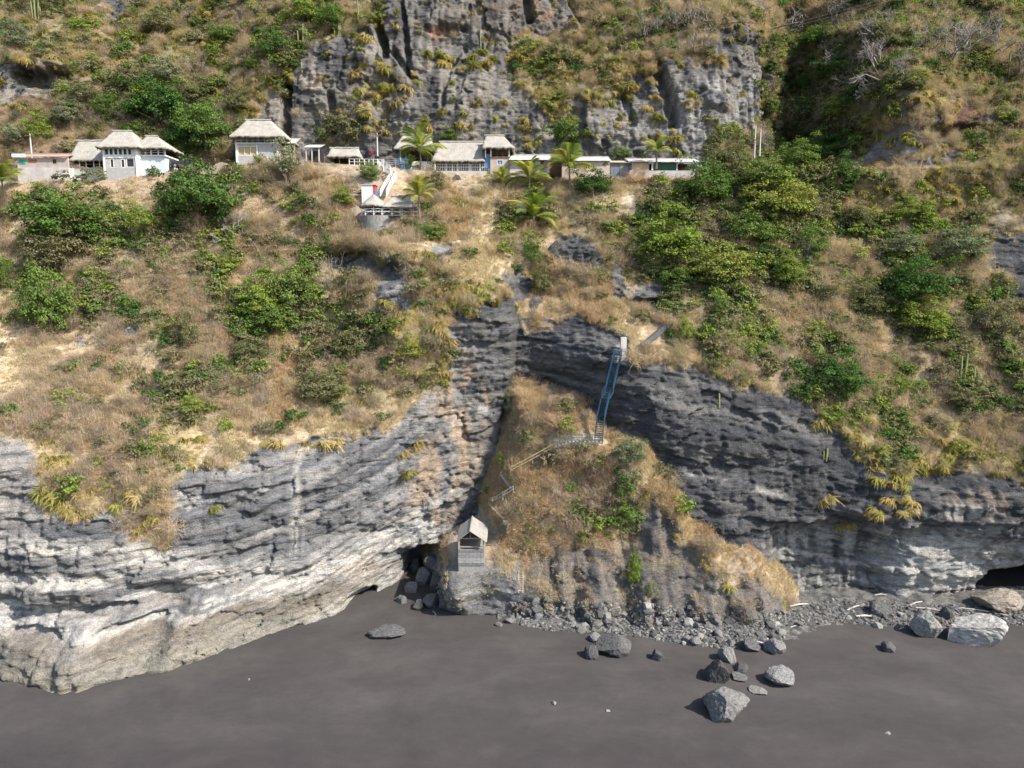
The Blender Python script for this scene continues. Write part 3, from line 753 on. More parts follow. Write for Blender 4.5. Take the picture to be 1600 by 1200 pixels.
cover("dry_scrub", SCRUB_M, [(LO, 9500, (sl * mix(LO.w, b=1.1, s=.16, o=.4, g=.5, G=.25, r=.2) + 0.03 * mnd * LO.rock) * (.15 + clump(LO, 2))), (UP, 9500, ((su + 1.2 * rav) * mix(UP.w, b=1.2, o=.45, g=.5, G=.3, r=.2) + .015 * UP.rock + .5 * sstep(1190, 1260, UP.U)) * (.25 + clump(UP, 2)))], (.7, 2.3), .35, 32, (.75, 1.15))
cover("green_undergrowth", UNDER_M, [(LO, 6800, sl * (mix(LO.w, G=1.5, g=.8, o=.2, b=.12, s=.02) + sstep(980, 1060, LO.U) * (1 - mnd) * mix(LO.w, b=.55, s=.3, o=.4, g=.4)) * (.1 + clump(LO, 3))), (UP, 9000, (su + 1.8 * rav) * mix(UP.w, G=1.2, g=.9, o=.4, b=.4) * (.25 + clump(UP, 4)) * (1 + 1.6 * sstep(1190, 1260, UP.U)))], (.7, 2.3), .3, 33, (.75, 1.15))
cover("bromeliad_cover", BROM_M, [(LO, 1300, (sl * mix(LO.w, o=1.0, b=.02) + .12 * edge) * (.2 + clump(LO, 5))), (UP, 5600, (su * mix(UP.w, o=1.2, b=.2, g=.1, r=.6) + .05 * UP.rock) * (.1 + clump(UP, 6)))], (.6, 1.3), .5, 34)

rb = np.maximum.reduce([mnd * 1.2 * (1 - hutrock) * (1 - .75 * sstep(1080, 1150, LO.U)), *[1 - sstep(.6, 1.2, np.hypot((LO.U - a) / c, (LO.V - b) / d_)) for a, b, c, d_ in ((430, 600, 90, 70), (460, 540, 60, 50), (900, 490, 70, 40), (960, 400, 50, 60), (700, 330, 60, 50), (520, 340, 70, 60), (860, 460, 50, 60), (350, 480, 120, 60))]])
cover("rusty_grass", RUST_M, [(LO, 24000, (sl + .035 * mnd * LO.rock) * rb * (.2 + clump(LO, 6)))], (.45, 1.0), .5, 35)
# ------------------------------------------------------------------ single plants
def tag(o, label, cat, group=None):
    o["label"] = label; o["category"] = cat
    if group: o["group"] = group
    return o
def empty(name, loc, label=None, cat=None, group=None, rz=0):
    o = bpy.data.objects.new(name, None); COL.objects.link(o); o.empty_display_size = .3
    o.location = loc; o.rotation_euler = (0, 0, rz)
    if label: tag(o, label, cat, group)
    return o
def tube_mesh(name, paths, mat, n=5):
    """paths: lists of (point, radius); one mesh"""
    V, Q = [], []
    for path in paths:
        o = len(V)
        for k, (p, r) in enumerate(path):
            p = Vector(p); a = Vector(path[min(k + 1, len(path) - 1)][0]) - Vector(path[max(k - 1, 0)][0])
            a = a.normalized() if a.length > 1e-6 else Vector((0, 0, 1))
            s = a.cross(Vector((.31, .17, .93)))
            s = s.normalized() if s.length > .05 else Vector((1, 0, 0)); t = a.cross(s)
            for j in range(n):
                w = 2 * math.pi * j / n; V.append(p + (s * math.cos(w) + t * math.sin(w)) * r)
        for k in range(len(path) - 1):
            for j in range(n):
                Q.append((o + k * n + j, o + k * n + (j + 1) % n, o + (k + 1) * n + (j + 1) % n, o + (k + 1) * n + j))
    me = np_mesh(name, [tuple(v) for v in V], Q, smooth=True); me.materials.append(mat)
    return me
def limb_paths(R, h, r, spread, n=7):
    P = [[((0, 0, -.6), r * 1.3), ((.06 * h * (R.random() - .5), 0, h * .5), r), ((.1 * h * (R.random() - .5), .05 * h, h), r * .6)]]
    for k in range(n):
        a = R.random() * 6.28; z = h * (.35 + .5 * R.random()); L = spread * (.5 + .5 * R.random())
        P.append([((0, 0, z), r * .5), ((L * .5 * math.cos(a), L * .5 * math.sin(a), z + h * .22), r * .32), ((L * math.cos(a), L * math.sin(a), z + h * .4), r * .12)])
    return P
def tree_crown(k, mat, ncl=90, nlf=60, leaf=.08, ax=(1, 1, .8), clr=.25, hollow=.62):
    R = rs(100 + k)
    return plant_mesh("tree_crown", [crown_parts(R, ncl, nlf, leaf, ax, .75, clr, hollow)], mat)
CROWN = {m: [tree_crown(j + 10 * i, M) for j in range(3)] for i, (m, M) in enumerate((("dark", LEAF_DARK), ("green", LEAF_GREEN), ("bright", LEAF_BRIGHT), ("olive", LEAF_OLIVE), ("pale", LEAF_PALE)))}
CROWN["flat"] = [tree_crown(77, LEAF_GREEN, 60, 40, .1, (1, 1, .34), .2, .3)]
CROWN["thin"] = [plant_mesh("tree_crown", [crown_parts(rs(150 + j), 44, 30, .10, (.8, .8, 1.0), .95, .28, .2), ], LEAF_PALE) for j in range(2)]
TRUNK = [tube_mesh("trunk", limb_paths(rs(160 + j), .75, .045, .6), BARK) for j in range(3)]
def bare_mesh(k, mat, shade=1.0, shrub=False):
    R = rs(200 + k); D = []
    def grow(p, d, L, r, lev):
        q = p + d * L; D.append([(p, r), ((p + q) * .5 + R.standard_normal(3) * .03 * L, r * .85), (q, r * .65)])
        if lev == 0: return
        for _ in range(3 if lev > 1 else 4):
            e = unit(d + .62 * R.standard_normal(3) + np.array([0, 0, .22])); grow(q if R.random() < .6 else p + (q - p) * (.5 + .4 * R.random()), e, L * (.55 + .25 * R.random()), r * .6, lev - 1)
    if shrub:
        for _ in range(9):
            grow(np.array([.15, .15, 0]) * R.standard_normal(3), unit(np.array([0, 0, .75]) + .6 * R.standard_normal(3)), .38, .016, 2)
    else:
        for _ in range(3):
            grow(np.array([0, 0, 0.0]), unit(np.array([0, 0, 1.2]) + .5 * R.standard_normal(3)), .42, .034, 4)
    me = tube_mesh("branches", D, mat, 3)
    set_col(me, "leaf_shade", np.repeat(.75 + .5 * R.random((len(me.vertices) // 3, 1)), 3, 0) * np.ones((1, 3)))
    return me
BARE = [bare_mesh(k, SILVER) for k in range(3)]; BARE_SHRUB = [bare_mesh(5 + k, SILVER, 1, True) for k in range(2)]
BARE_DARK = [bare_mesh(8 + k, TWIG, 1, True) for k in range(2)]
cnt = {}
def plant(u, v, w, h, kind, label, cat=None, group=None):
    """u, v: middle of the crown in the photo; w, h: its size there"""
    p = hit(u, v + h * .42)
    s = px_per_m(p.y, p.z); rx, rzz = w / s / 2, h / s / 2
    cnt[kind] = cnt.get(kind, 0) + 1; k = cnt[kind]
    woody = kind in ("tree", "treeg", "flat", "thin")
    nm = {"tree": "broadleaf_tree", "treeg": "broadleaf_tree", "flat": "broadleaf_tree", "thin": "slender_tree", "bare": "bare_tree", "bshrub": "bare_shrub", "dshrub": "bare_shrub"}.get(kind, "shrub")
    root = empty(nm, p, label, cat or ("tree" if woody or kind == "bare" else "shrub"), group, (k * 2.4) % 6.28)
    if kind in ("bare", "bshrub", "dshrub"):
        me = {"bare": BARE, "bshrub": BARE_SHRUB, "dshrub": BARE_DARK}[kind]; me = me[k % len(me)]
        c = link("branches", me, None, root, (0, 0, -.1)); c.scale = (rx / .75, rx / .75, 2 * rzz / (1.35 if kind == "bare" else .95)); return root
    key = {"tree": "dark", "treeg": "green"}.get(kind, kind)
    ms = CROWN[key]
    if kind in ("flat", "thin"):
        za, zc = (.36, .75) if kind == "flat" else (1.0, .95); sz = rzz / za * .98; lift = max(rzz * .9 - zc * sz + .5, -.2)
    else:
        zc = .75; sz = rzz * 1.36; lift = -.18 * sz + (.2 if woody else 0)
    c = link("crown", ms[k % len(ms)], None, root, (0, 0, lift)); c.scale = (rx * 1.0, rx * .95, sz)
    t = link("trunk", TRUNK[k % 3], None, root); hh = max(c.location.z + zc * sz, .5)
    t.scale = (rx * .9, rx * .9, hh / .75 * .95); t.location = (0, 0, 0)
    return root
SHRUBS = [
 (310,315,125,108,'tree',"large round dark green tree on the bank below the parked cars"),
 (112,345,140,85,'treeg',"wide mid green spreading tree on the bank below the pink roofed shed"),
 (88,398,105,70,'olive',"dusky olive shrub directly under the wide spreading tree on the left bank"),
 (216,345,62,52,'bright',"fresh green bush between the wide spreading tree and the round dark tree"),
 (81,480,92,105,'treeg',"lone dense green tree standing by straw grass near the left edge"),
 (404,472,82,66,'bright',"yellow green shrub on the left of the twin thicket above the orange grass"),
 (462,452,86,84,'green',"mid green shrub forming the tall right half of the twin thicket"),
 (432,498,80,44,'green',"low green shrub at the foot of the twin thicket"),
 (292,520,44,66,'olive',"slim upright olive shrub among grey scrub left of the twin thicket"),
 (395,545,70,48,'olive',"grey olive shrub just below the twin thicket"),
 (542,540,62,56,'olive',"olive green bush beside the orange grass left of the rocky spur"),
 (300,633,42,36,'bright',"small bright green bush low on the left bank under a white fallen branch"),
 (345,610,44,34,'olive',"small olive bush to the right of the white fallen branch"),
 (640,545,54,42,'bright',"vivid green bush tucked under the bromeliads of the rocky spur"),
 (500,605,84,52,'olive',"sprawling olive bush above the yellowish reeds of the lower left bank"),
 (448,262,64,92,'thin',"feathery pale willow-like tree right of the two-storey thatched house"),
 (578,270,36,34,'green',"rounded dark green bush left of the white zigzag steps"),
 (673,361,52,30,'green',"low green cushion bush under the palm by the thatched lookout"),
 (535,310,40,34,'bright',"sunlit bush left of the red and white kiosk"),
 (8,430,36,48,'green',"green bush cut by the left edge halfway up the bank"),
 (355,412,46,30,'bright',"pale green bush on the scrub slope under the round dark tree"),
 (683,285,32,40,'olive',"dusty bush under the wall of the long thatched restaurant"),
 (245,168,104,86,'tree',"broad tall dark green tree behind the white thatched house"),
 (322,205,86,84,'treeg',"leafy green tree with pale trunk beside the parked cars"),
 (285,218,62,66,'tree',"shady tree between the hip roofed tower and the pale trunked tree"),
 (62,205,50,42,'bright',"bright green bush behind the pink roofed shed"),
 (155,207,32,28,'bright',"small bright bush above the thatched open pavilion"),
 (205,125,70,40,'olive',"olive shrub high on the left hillside above the broad dark tree"),
 (475,22,64,46,'bright',"yellow green bush on top of the grey cliff beside tall cacti"),
 (515,32,50,50,'green',"mid green bush on the cliff top right of the yellow green one"),
 (427,76,54,48,'tree',"compact dark tree left of the cactus row on the cliff shoulder"),
 (355,58,60,40,'green',"green shrub high on the left hillside near the compact dark tree"),
 (398,104,32,26,'treeg',"small round tree below the compact dark one"),
 (338,84,34,30,'bright',"light green shrub in the middle of the upper left hillside"),
 (540,202,74,62,'olive',"dark olive bush at the foot of the grey cliff left of the blue posted house"),
 (700,215,34,26,'green',"green bush behind the coconut palm at the blue posted house"),
 (883,230,68,36,'flat',"flat crowned green tree rising behind the pink shacks"),
 (969,241,30,24,'green',"small round green tree between two tin roofed shacks"),
 (927,292,66,52,'tree',"dense dark green tree spreading below the pink shack"),
 (1100,297,92,72,'treeg',"rounded green tree at the right end of the shack row"),
 (1045,378,120,84,'bright',"big bright green shrub on the slope below the pale rubble"),
 (1132,258,76,66,'olive',"olive tree behind the rounded tree at the end of the shacks"),
 (1192,278,96,62,'green',"green shrub right of the utility pole at the ravine"),
 (1240,248,72,52,'green',"green shrub on the lip of the shaded ravine"),
 (1215,315,120,74,'bright',"wide yellow green shrub on the slope under the ravine lip"),
 (1170,362,86,58,'green',"green shrub in the thicket right of a brown gap"),
 (1125,418,112,66,'bright',"broad bright shrub low in the right thicket"),
 (1046,432,62,36,'green',"dark little shrub above the grey outcrop near the stone steps"),
 (1232,425,60,52,'bright',"lime coloured shrub left of a white snag in the thicket"),
 (1262,385,56,56,'green',"leafy green tree around the white snag"),
 (1270,330,60,44,'olive',"olive shrub in the upper right thicket"),
 (1310,172,46,42,'bright',"bright bush lit by sun inside the shaded ravine"),
 (1265,132,44,40,'green',"half shaded bush on the ravine's back wall"),
 (1252,188,34,34,'green',"small bush deep in the ravine left of the sunlit one"),
 (172,172,56,44,'green',"mid green bush left of the broad dark tree on the left hillside"),
 (212,205,44,30,'green',"low green bush directly behind the tall roof of the white house"),
 (140,150,52,40,'olive',"olive bush below the shaded hollow of the left hillside"),
 (262,112,60,44,'pale',"hazy grey green shrub above the broad dark tree"),
 (30,215,44,36,'pale',"grey green shrub at the left edge behind the shed"),
 (110,180,50,36,'pale',"hazy shrub between the shaded hollow and the thatched pavilion"),
 (300,150,52,40,'olive',"olive bush above the pale trunked tree by the cars"),
 (372,160,44,40,'olive',"olive bush above the grey block house, left of the cliff"),
 (30,60,50,50,'pale',"grey green shrub under the tall cactus at the top left"),
 (250,40,60,36,'olive',"olive bush near the top edge on the left hillside"),
 (300,20,70,40,'dshrub',"dark bare shrub at the top edge on the left hillside"),
 (1225,205,70,60,'tree',"dark tree added for shade at the foot of the ravine behind the utility pole"),  # this and the next four trees are added to darken the ravine
 (1290,235,70,60,'tree',"dark tree added for shade low in the ravine under the sunlit bush"),
 (1225,120,56,60,'tree',"dark shaded tree against the ravine's left wall"),
 (1305,110,60,54,'tree',"dark tree added for shade high in the ravine under the leaning bare tree"),
 (1318,275,50,60,'tree',"dark tree added for shade in the mouth of the ravine"),
 (1276,60,54,34,'green',"bush on the rim above the ravine"),
 (1335,345,62,54,'olive',"grassy olive mound below the mouth of the ravine"),
 (1422,330,72,46,'bright',"fresh green bush under the white streaked rock"),
 (1400,385,66,44,'pale',"grey green hazy shrub left of the long olive one"),
 (1490,388,92,60,'pale',"long grey green shrub on the right slope"),
 (1424,446,112,84,'tree',"tall dark green tree on the right slope with a lime shrub in front"),
 (1440,496,82,66,'bright',"lime yellow shrub in front of the tall dark tree"),
 (1310,592,92,78,'tree',"isolated dark rounded tree just above the right cliff edge"),
 (1400,600,46,34,'bright',"small yellow green bush right of the isolated dark tree"),
 (1070,519,34,46,'bright',"vivid upright bush right of the stone steps"),
 (1125,482,34,38,'green',"upright green bush above the vivid one near the stone steps"),
 (1168,516,36,32,'bright',"small bright bush in brown scrub right of the vivid upright one"),
 (1350,472,62,52,'olive',"dull olive shrub left of the tall dark tree"),
 (1548,500,62,76,'olive',"olive shrub near the right edge above the cactus pair"),
 (1290,460,50,40,'olive',"brownish olive shrub below the white snag"),
 (986,704,56,48,'pale',"blue green shrub on the crest of the mound right of the blue stairs"),
 (982,738,28,24,'pale',"little blue green shrub just below its larger twin on the mound"),
 (982,803,62,58,'green',"green shrub filling the gully in the front of the mound"),
 (990,892,24,66,'bright',"narrow strip of green plants down the mound's gully"),
 (912,817,28,40,'pale',"thin pale shrub in the middle of the mound"),
 (1015,920,26,26,'pale',"small pale shrub low on the mound near the rubble"),
 (798,632,26,44,'pale',"pale green sapling at the top of the mound in the cleft"),
 (783,720,16,24,'bright',"tiny bright plant at the left rim of the mound beside the cleft"),
 (845,440,36,50,'olive',"dull green shrub in the gully above the cleft"),
 (830,392,40,54,'green',"green undergrowth at the foot of the lowest coconut palm"),
 (1500,620,54,40,'olive',"scruffy olive shrub beside the pair of tall cacti"),
 (1240,560,50,40,'dshrub',"dark leafless shrub on the right slope left of the isolated dark tree"),
 (212,572,94,44,'dshrub',"dark domed shrub of bare twigs on the left bank"),
 (412,628,46,34,'dshrub',"dark little bare shrub low in the orange grass"),
 (215,538,72,54,'bshrub',"silvery bare shrub above the dark domed one"),
 (362,345,72,60,'bshrub',"pale leafless shrub below the right side of the round dark tree"),
 (1376,118,64,64,'bare',"white bare tree standing on the rim of the ravine"),
 (1482,70,90,76,'bare',"spreading grey bare tree on top of the right ridge"),
 (1300,22,104,60,'bare',"wide grey leafless tree at the top edge above the ravine"),
 (1325,78,70,46,'bare',"leaning bare tree between the ravine rim and the top edge"),
 (1182,212,48,54,'bare',"thin bare tree beside the utility pole"),
 (305,100,54,46,'bshrub',"silvery bare shrub in the middle of the left hillside"),
 (1258,395,34,66,'bare',"white dead snag rising from the green thicket"),
 (1005,40,70,44,'bshrub',"grey bare shrub on top of the cliff in the centre"),
 (1120,20,90,50,'bshrub',"grey tangle of bare branches at the top edge right of centre"),
 (1560,30,80,60,'bare',"bare tree cut by the top right corner"),
 (525,420,56,66,'bshrub',"grey brown bare tree overhanging the dark hollow of the spur"),
 (1295,445,56,44,'bshrub',"purplish bare shrub in the middle of the right slope"),
]
for sh_ in SHRUBS: plant(*sh_)

R = rs(290)
for k in range(26):
    u_, v_ = 1010 + 590 * R.random(), 6 + 100 * R.random()
    if 1150 < u_ < 1260 and v_ > 50: continue
    w_ = 46 + 50 * R.random()
    plant(u_, v_, w_, w_ * .75, 'bare' if k % 3 else 'bshrub', ("grey leafless tree in the thicket on the heights " if k % 3 else "grey leafless shrub in the thicket on the heights ") + ("right of the ravine" if u_ > 1260 else "left of the ravine"), "tree" if k % 3 else "shrub", "leafless thicket on the heights")
# bromeliad clumps: hang on ledges and rock, single ones
BROM_SPOTS = [
 ("on a ledge of the grey cliff above the thatched roofs", "bromeliads on the grey cliff", [(570,112,42,20,6),(585,165,42,30,9),(626,130,40,20,5),(718,92,60,16,7),(772,96,56,18,7),(845,100,70,18,8),(930,92,60,24,9),(1000,95,20,22,4),(1018,178,14,30,4),(1048,215,24,26,6),(745,182,60,20,6),(820,205,36,28,5),(682,186,20,22,3),(456,118,14,32,4),(545,60,30,18,4),(900,205,20,20,2),(962,150,22,26,3),(1078,150,26,12,3),(1112,95,24,18,3),(610,205,34,20,4)]),
 ("on the black lower cliff at the right", "bromeliads on the lower right cliff", [(1366,690,44,26,11),(1388,725,34,36,12),(1450,722,40,18,10),(1430,690,40,20,6),(1480,700,30,16,5),(1325,818,12,6,2),(1362,806,16,10,2),(1412,800,16,12,2),(1520,700,50,20,6),(1402,772,30,18,5),(1556,722,24,14,2),(1300,660,30,14,3),(1290,782,8,8,1)]),
 ("on the sunlit ridge right of the ravine", "bromeliads on the right ridge", [(1402,190,50,44,12),(1356,212,20,26,4),(1452,148,50,26,8),(1385,305,30,16,4),(1450,300,56,22,7),(1432,218,16,16,2),(1540,120,40,30,5),(1530,300,50,26,5),(1470,265,20,10,1)]),
 ("hanging over the edge of the pale lower left cliff", "bromeliads on the lower left cliff", [(642,700,16,44,5),(228,800,24,44,6),(130,765,66,18,7),(270,705,42,20,6),(85,740,30,24,3),(330,800,16,14,1),(480,695,60,8,4)]),
 ("on the rocky spur left of the cleft", "bromeliads on the rocky spur", [(690,478,46,26,7),(682,540,22,40,6),(588,492,36,36,7),(640,500,30,20,3),(700,520,20,20,2),(650,590,40,12,3)]),
 ("on the upper left hillside", "bromeliads on the upper left hillside", [(90,75,60,40,9),(200,70,60,24,8),(40,90,20,14,2),(140,50,30,20,3),(330,130,70,20,6),(410,140,20,20,4),(20,150,20,30,2),(255,20,80,18,5)])]
def place(u, v, where):
    """says by its neighbours where on its cliff a clump hangs"""
    def pick(x, tab): return next((t for lim, t in tab if x < lim), tab[-1][1])
    if "grey cliff" in where:
        return pick(v, ((85, "near the top"), (140, "high"), (185, "halfway up"), (999, "low"))) + " on grey cliff over the " + pick(u, ((510, "grey block house"), (565, "low thatched hut"), (615, "white fence"), (676, "blue posted house"), (755, "long restaurant"), (800, "lookout tower"), (858, "pink deck rooms"), (955, "pink shack"), (990, "blue grey shack"), (1040, "green panel"), (9999, "end of the shack row")))
    if "right" in where and "lower" in where:
        return "on black cliff " + pick(v, ((700, "under its grassy edge"), (745, "in its upper face"), (790, "mid face"), (999, "in its lower face"))) + pick(u, ((1340, " below the isolated dark tree"), (1400, " below the yellow green bush"), (1470, " left of the cactus pair"), (1540, " under the cactus pair"), (9999, " by the right edge")))
    if "ridge" in where:
        return "on the right ridge, " + pick(v, ((170, "above the red soil"), (240, "by the red soil"), (999, "below the white streaked rock"))) + pick(u, ((1375, " on the shaded flank"), (1430, " near its nose"), (1490, " in its middle"), (9999, " towards the right edge")))
    if "lower left" in where:
        return "hanging over the pale cliff " + pick(u, ((110, "at its grassy left tip"), (190, "left of the trailing tongue"), (300, "on the trailing tongue"), (400, "on the brown ledge"), (560, "right of the white water streak"), (9999, "beside the cleft")))
    if "spur" in where:
        return "on the rocky spur " + pick(v, ((470, "near its top"), (520, "below its hollow"), (570, "above the grey buttress"), (999, "at its foot"))) + pick(u, ((620, ", left side"), (670, ", middle"), (9999, ", right side")))
    return "on the left hillside " + pick(v, ((45, "near the top edge"), (90, "above the shaded hollow"), (140, "beside the shaded hollow"), (999, "behind the shed"))) + pick(u, ((70, ", far left"), (150, ", under the tall cactus"), (260, ", over the broad dark tree"), (9999, ", left of the compact dark tree")))
R = rs(301); bk = 0
for where, group, spots in BROM_SPOTS:
    for cu, cv, ru, rv, n in spots:
        for _ in range(n):
            a = R.random() * 6.28; q = math.sqrt(R.random())
            p = hit(cu + ru * q * math.cos(a), cv + rv * q * math.sin(a))
            o = link("bromeliad_clump", BROM_M[bk % 4], None, None, p + Vector((0, -.15, .1))); bk += 1
            s_ = (.95 + .75 * R.random()) * (1.25 if p.z > 66 else 1.0); o.scale = (s_ * 1.1, s_, s_ * .9); o.rotation_euler = (.45, 0, R.random() * 6.28)
            tag(o, ("large" if s_ > 1.3 * (1.25 if p.z > 66 else 1.0) else "small") + " bromeliad " + place(*proj(*p), where), "bromeliad", group)

# coconut palms
FROND_MAT = leaf_mat("coconut_fronds", [(0, (.13, .19, .045)), (.5, (.22, .26, .06)), (1, (.38, .34, .09))], trans=.4)
def frond_mesh(k):
    R = rs(400 + k); n = 30; L = 1.0; parts = []
    t = np.linspace(.12, 1, n); droop = .38 + .22 * k / 4
    x = L * t * (1 - .18 * t * t); z = .30 * t - droop * t ** 2.2
    tang = unit(np.stack([np.gradient(x), 0 * x, np.gradient(z)], 1))
    P = np.stack([x, 0 * x, z], 1)
    ll = .23 * np.sin(np.clip(t * 2.9, .25, 3.0)) + .05
    for sgn in (-1, 1):
        D = tang * .75 + np.stack([0 * t, sgn * np.ones(n), -.25 * np.ones(n)], 1)
        parts.append(ribbons(P, D, ll * (.85 + .3 * R.random(n)), .019, .30, R, 2, .28))
    parts.append(ribbons(np.zeros((1, 3)), np.array([[.93, 0, .37]]), .98, .035, .62, R, 6, .05))
    return plant_mesh("frond", parts, FROND_MAT)
FROND = [frond_mesh(k) for k in range(5)]
PALM_BARK = pm("palm_trunk_bark", (.22, .185, .15), .9, .3, 5, (1, 1, 3), .03, 10)
def palm(u, v, size, trunk_px, label, n=17, seed=0, young=False, Y=None):
    """u, v: heart of the crown; size: frond length in photo pixels"""
    R = random.Random(seed); p = hit(u + 2, v + trunk_px)
    if Y: p = Vector(W(u + 2, v + trunk_px, Y))
    s = px_per_m(p.y, p.z)
    root = empty("coconut_palm", p, label, "palm tree", "coconut palms")
    h = trunk_px / s
    if not young:
        link("trunk", tube_mesh("trunk", [[((0, 0, -.5), .26), ((.1, 0, h * .3), .17), ((.05, -.1, h * .7), .15), ((0, -.1, h + .1), .13)]], PALM_BARK, 8), None, root)
    for k in range(n + 5):
        f = link("frond", FROND[k % 5], None, root, (0, -.1, h)); L = 1.4 * size / s * (.8 + .4 * R.random()); f.scale = (L, L, L)
        f.rotation_euler = (R.uniform(-.3, .3), R.uniform(-.85, .05) if k % 2 else R.uniform(-1.5, -.75), k * 2.399 + R.uniform(-.3, .3))
    return root
palm(655, 236, 29, 30, "coconut palm in front of the house with blue posts", 19, 1, Y=138.6)
palm(825, 281, 26, 24, "coconut palm under the deck of the pink rooms, upper of the pair there", 18, 2)
palm(887, 264, 30, 34, "coconut palm between the pink rooms and the pink shack", 18, 3)
palm(832, 340, 34, 22, "lowest coconut palm, with yellowing fronds, above the dark boulder", 22, 4)
palm(653, 308, 24, 42, "coconut palm leaning over the thatched lookout deck", 14, 5)
palm(1023, 238, 20, 22, "small coconut palm poking above the shack with the green panel", 11, 6, Y=139.2)
palm(4, 285, 30, 26, "coconut palm cut by the left edge below the pink roofed shed", 16, 7)
palm(782, 284, 20, 12, "young bushy coconut palm against the concrete wall under the lookout tower", 13, 8, True)
palm(640, 262, 16, 10, "stemless young palm at the foot of the palm with blue posts behind", 10, 9, True, Y=138.4)

# columnar cacti
CACTUS = pm("cactus_skin", (.17, .19, .085), .8, .25, 3, (1, 1, .4), .02, 6, per=.15)
def cactus_column():
    n = 14; V, Q = [], []
    prof = [(0, .8), (.15, 1), (.6, .95), (.93, .85), (.99, .5), (1.0, .05)]
    for z, r in prof:
        for j in range(n):
            a = 2 * math.pi * j / n; rr = r * (1 if j % 2 else .78); V.append((rr * math.cos(a), rr * math.sin(a), z))
    for k in range(len(prof) - 1):
        for j in range(n): Q.append((k * n + j, k * n + (j + 1) % n, (k + 1) * n + (j + 1) % n, (k + 1) * n + j))
    me = np_mesh("column", V, Q); me.materials.append(CACTUS); return me
CCOL = cactus_column()
def cactus(cols_, label, group="columnar cacti"):
    """cols_: list of (u, v_top, v_bottom)"""
    u0, _, vb = max(cols_, key=lambda c: c[2]); p = hit(u0, vb); s = px_per_m(p.y, p.z)
    root = empty("columnar_cactus", p, label, "cactus", group)
    for k, (u, a, b) in enumerate(cols_):
        c = link("column", CCOL, None, root, ((u - u0) / s, -.1 - .08 * (k % 2), (vb - b) / s * .95 - .25)); r = .17 + .03 * (k % 3); c.scale = (r, r, (b - a) / s * 1.02 + .25); c.rotation_euler = (.03, .03 * (k - 1), k)
cactus([(52, 4, 28), (56, 2, 30), (61, 0, 32), (65, 12, 30)], "tall pale cactus with four columns near the top left corner")
cactus([(467, 50, 76), (474, 40, 78), (477, 44, 76), (481, 46, 76)], "cactus with four columns on the cliff shoulder left of the grey cliff")
cactus([(523, 34, 55), (529, 26, 56), (531, 36, 56)], "cactus beside the mid green bush on the cliff top")
cactus([(561, 0, 42)], "single tall cactus on the cliff top at the upper edge")
cactus([(446, 76, 92)], "short single cactus below the compact dark tree")
cactus([(472, 98, 112)], "short cactus on the left rim of the grey cliff")
cactus([(751, 46, 76)], "single cactus on the ledge in the middle of the grey cliff")
cactus([(993, 62, 82)], "small cactus at the cleft of the grey cliff")
cactus([(1499, 556, 606), (1504, 552, 602), (1516, 575, 600), (1521, 573, 600)], "tall pale cactus pair above the right cliff")
cactus([(1574, 540, 564)], "single green cactus near the right edge")
cactus([(1489, 530, 546)], "short cactus left of the olive shrub near the right edge")
cactus([(1123, 614, 634)], "lone cactus growing from the face of the black right cliff")
cactus([(1511, 237, 250), (1518, 235, 252)], "pair of thin cacti below the red soil of the right ridge")
cactus([(720, 314, 327), (723, 318, 327)], "small green cactus on the bare slope below the restaurant")
cactus([(542, 440, 458), (549, 436, 460), (557, 442, 460)], "cactus cluster under the dark hollow of the spur")
cactus([(1286, 704, 716), (1290, 700, 718)], "stubby cactus on the right cliff below the isolated dark tree")
cactus([(1475, 60, 100)], "slim pale cactus behind the spreading bare tree")
cactus([(1575, 84, 122)], "slim cactus on the right ridge near the edge")

# ------------------------------------------------------------------ boulders, rubble, driftwood
gx, gy = np.meshgrid(np.linspace(-2, 84, 300), np.linspace(86.5, 103, 70))
ug, vg = proj(gx, gy, 0 * gx)
botv = np.interp(ug, [790, 850, 960, 1100, 1180, 1230, 1300, 1400, 1500, 1640], [970, 984, 990, 1010, 1014, 998, 975, 982, 980, 976])
gz = np.clip((botv + 10 * (fbm(gx / 2, gy / 2, 3) - .5) - vg) / 60, -.4, .9) * np.where(gx < 32, 1.5, .8) + .25 * (fbm(gx / .8, gy / .8, 4) - .5)
vq, vb = vor(gx / .7, gy / .7, 2); gz = gz + (vq - .5) * .22 * (gz > 0)
gz_scree = gz.copy(); gcol = lerp(np.broadcast_to(c3(.10, .10, .10), gx.shape + (3,)), c3(.23, .225, .215), vq)
scree = link("scree_bank", grid_mesh("scree_bank", gx, gy, gz, gcol, np.full(gx.shape, 1.0)), terrain, kind="structure")
def SCREE(x, y):
    fi = (x + 2) / 86 * 299; fj = (y - 86.5) / 16.5 * 69; ok = (fi >= 0) & (fi < 299) & (fj >= 0) & (fj < 69)
    i = np.clip(fi, 0, 298).astype(int); j = np.clip(fj, 0, 68).astype(int)
    return np.where(ok, gz_scree[j, i], -9.0)
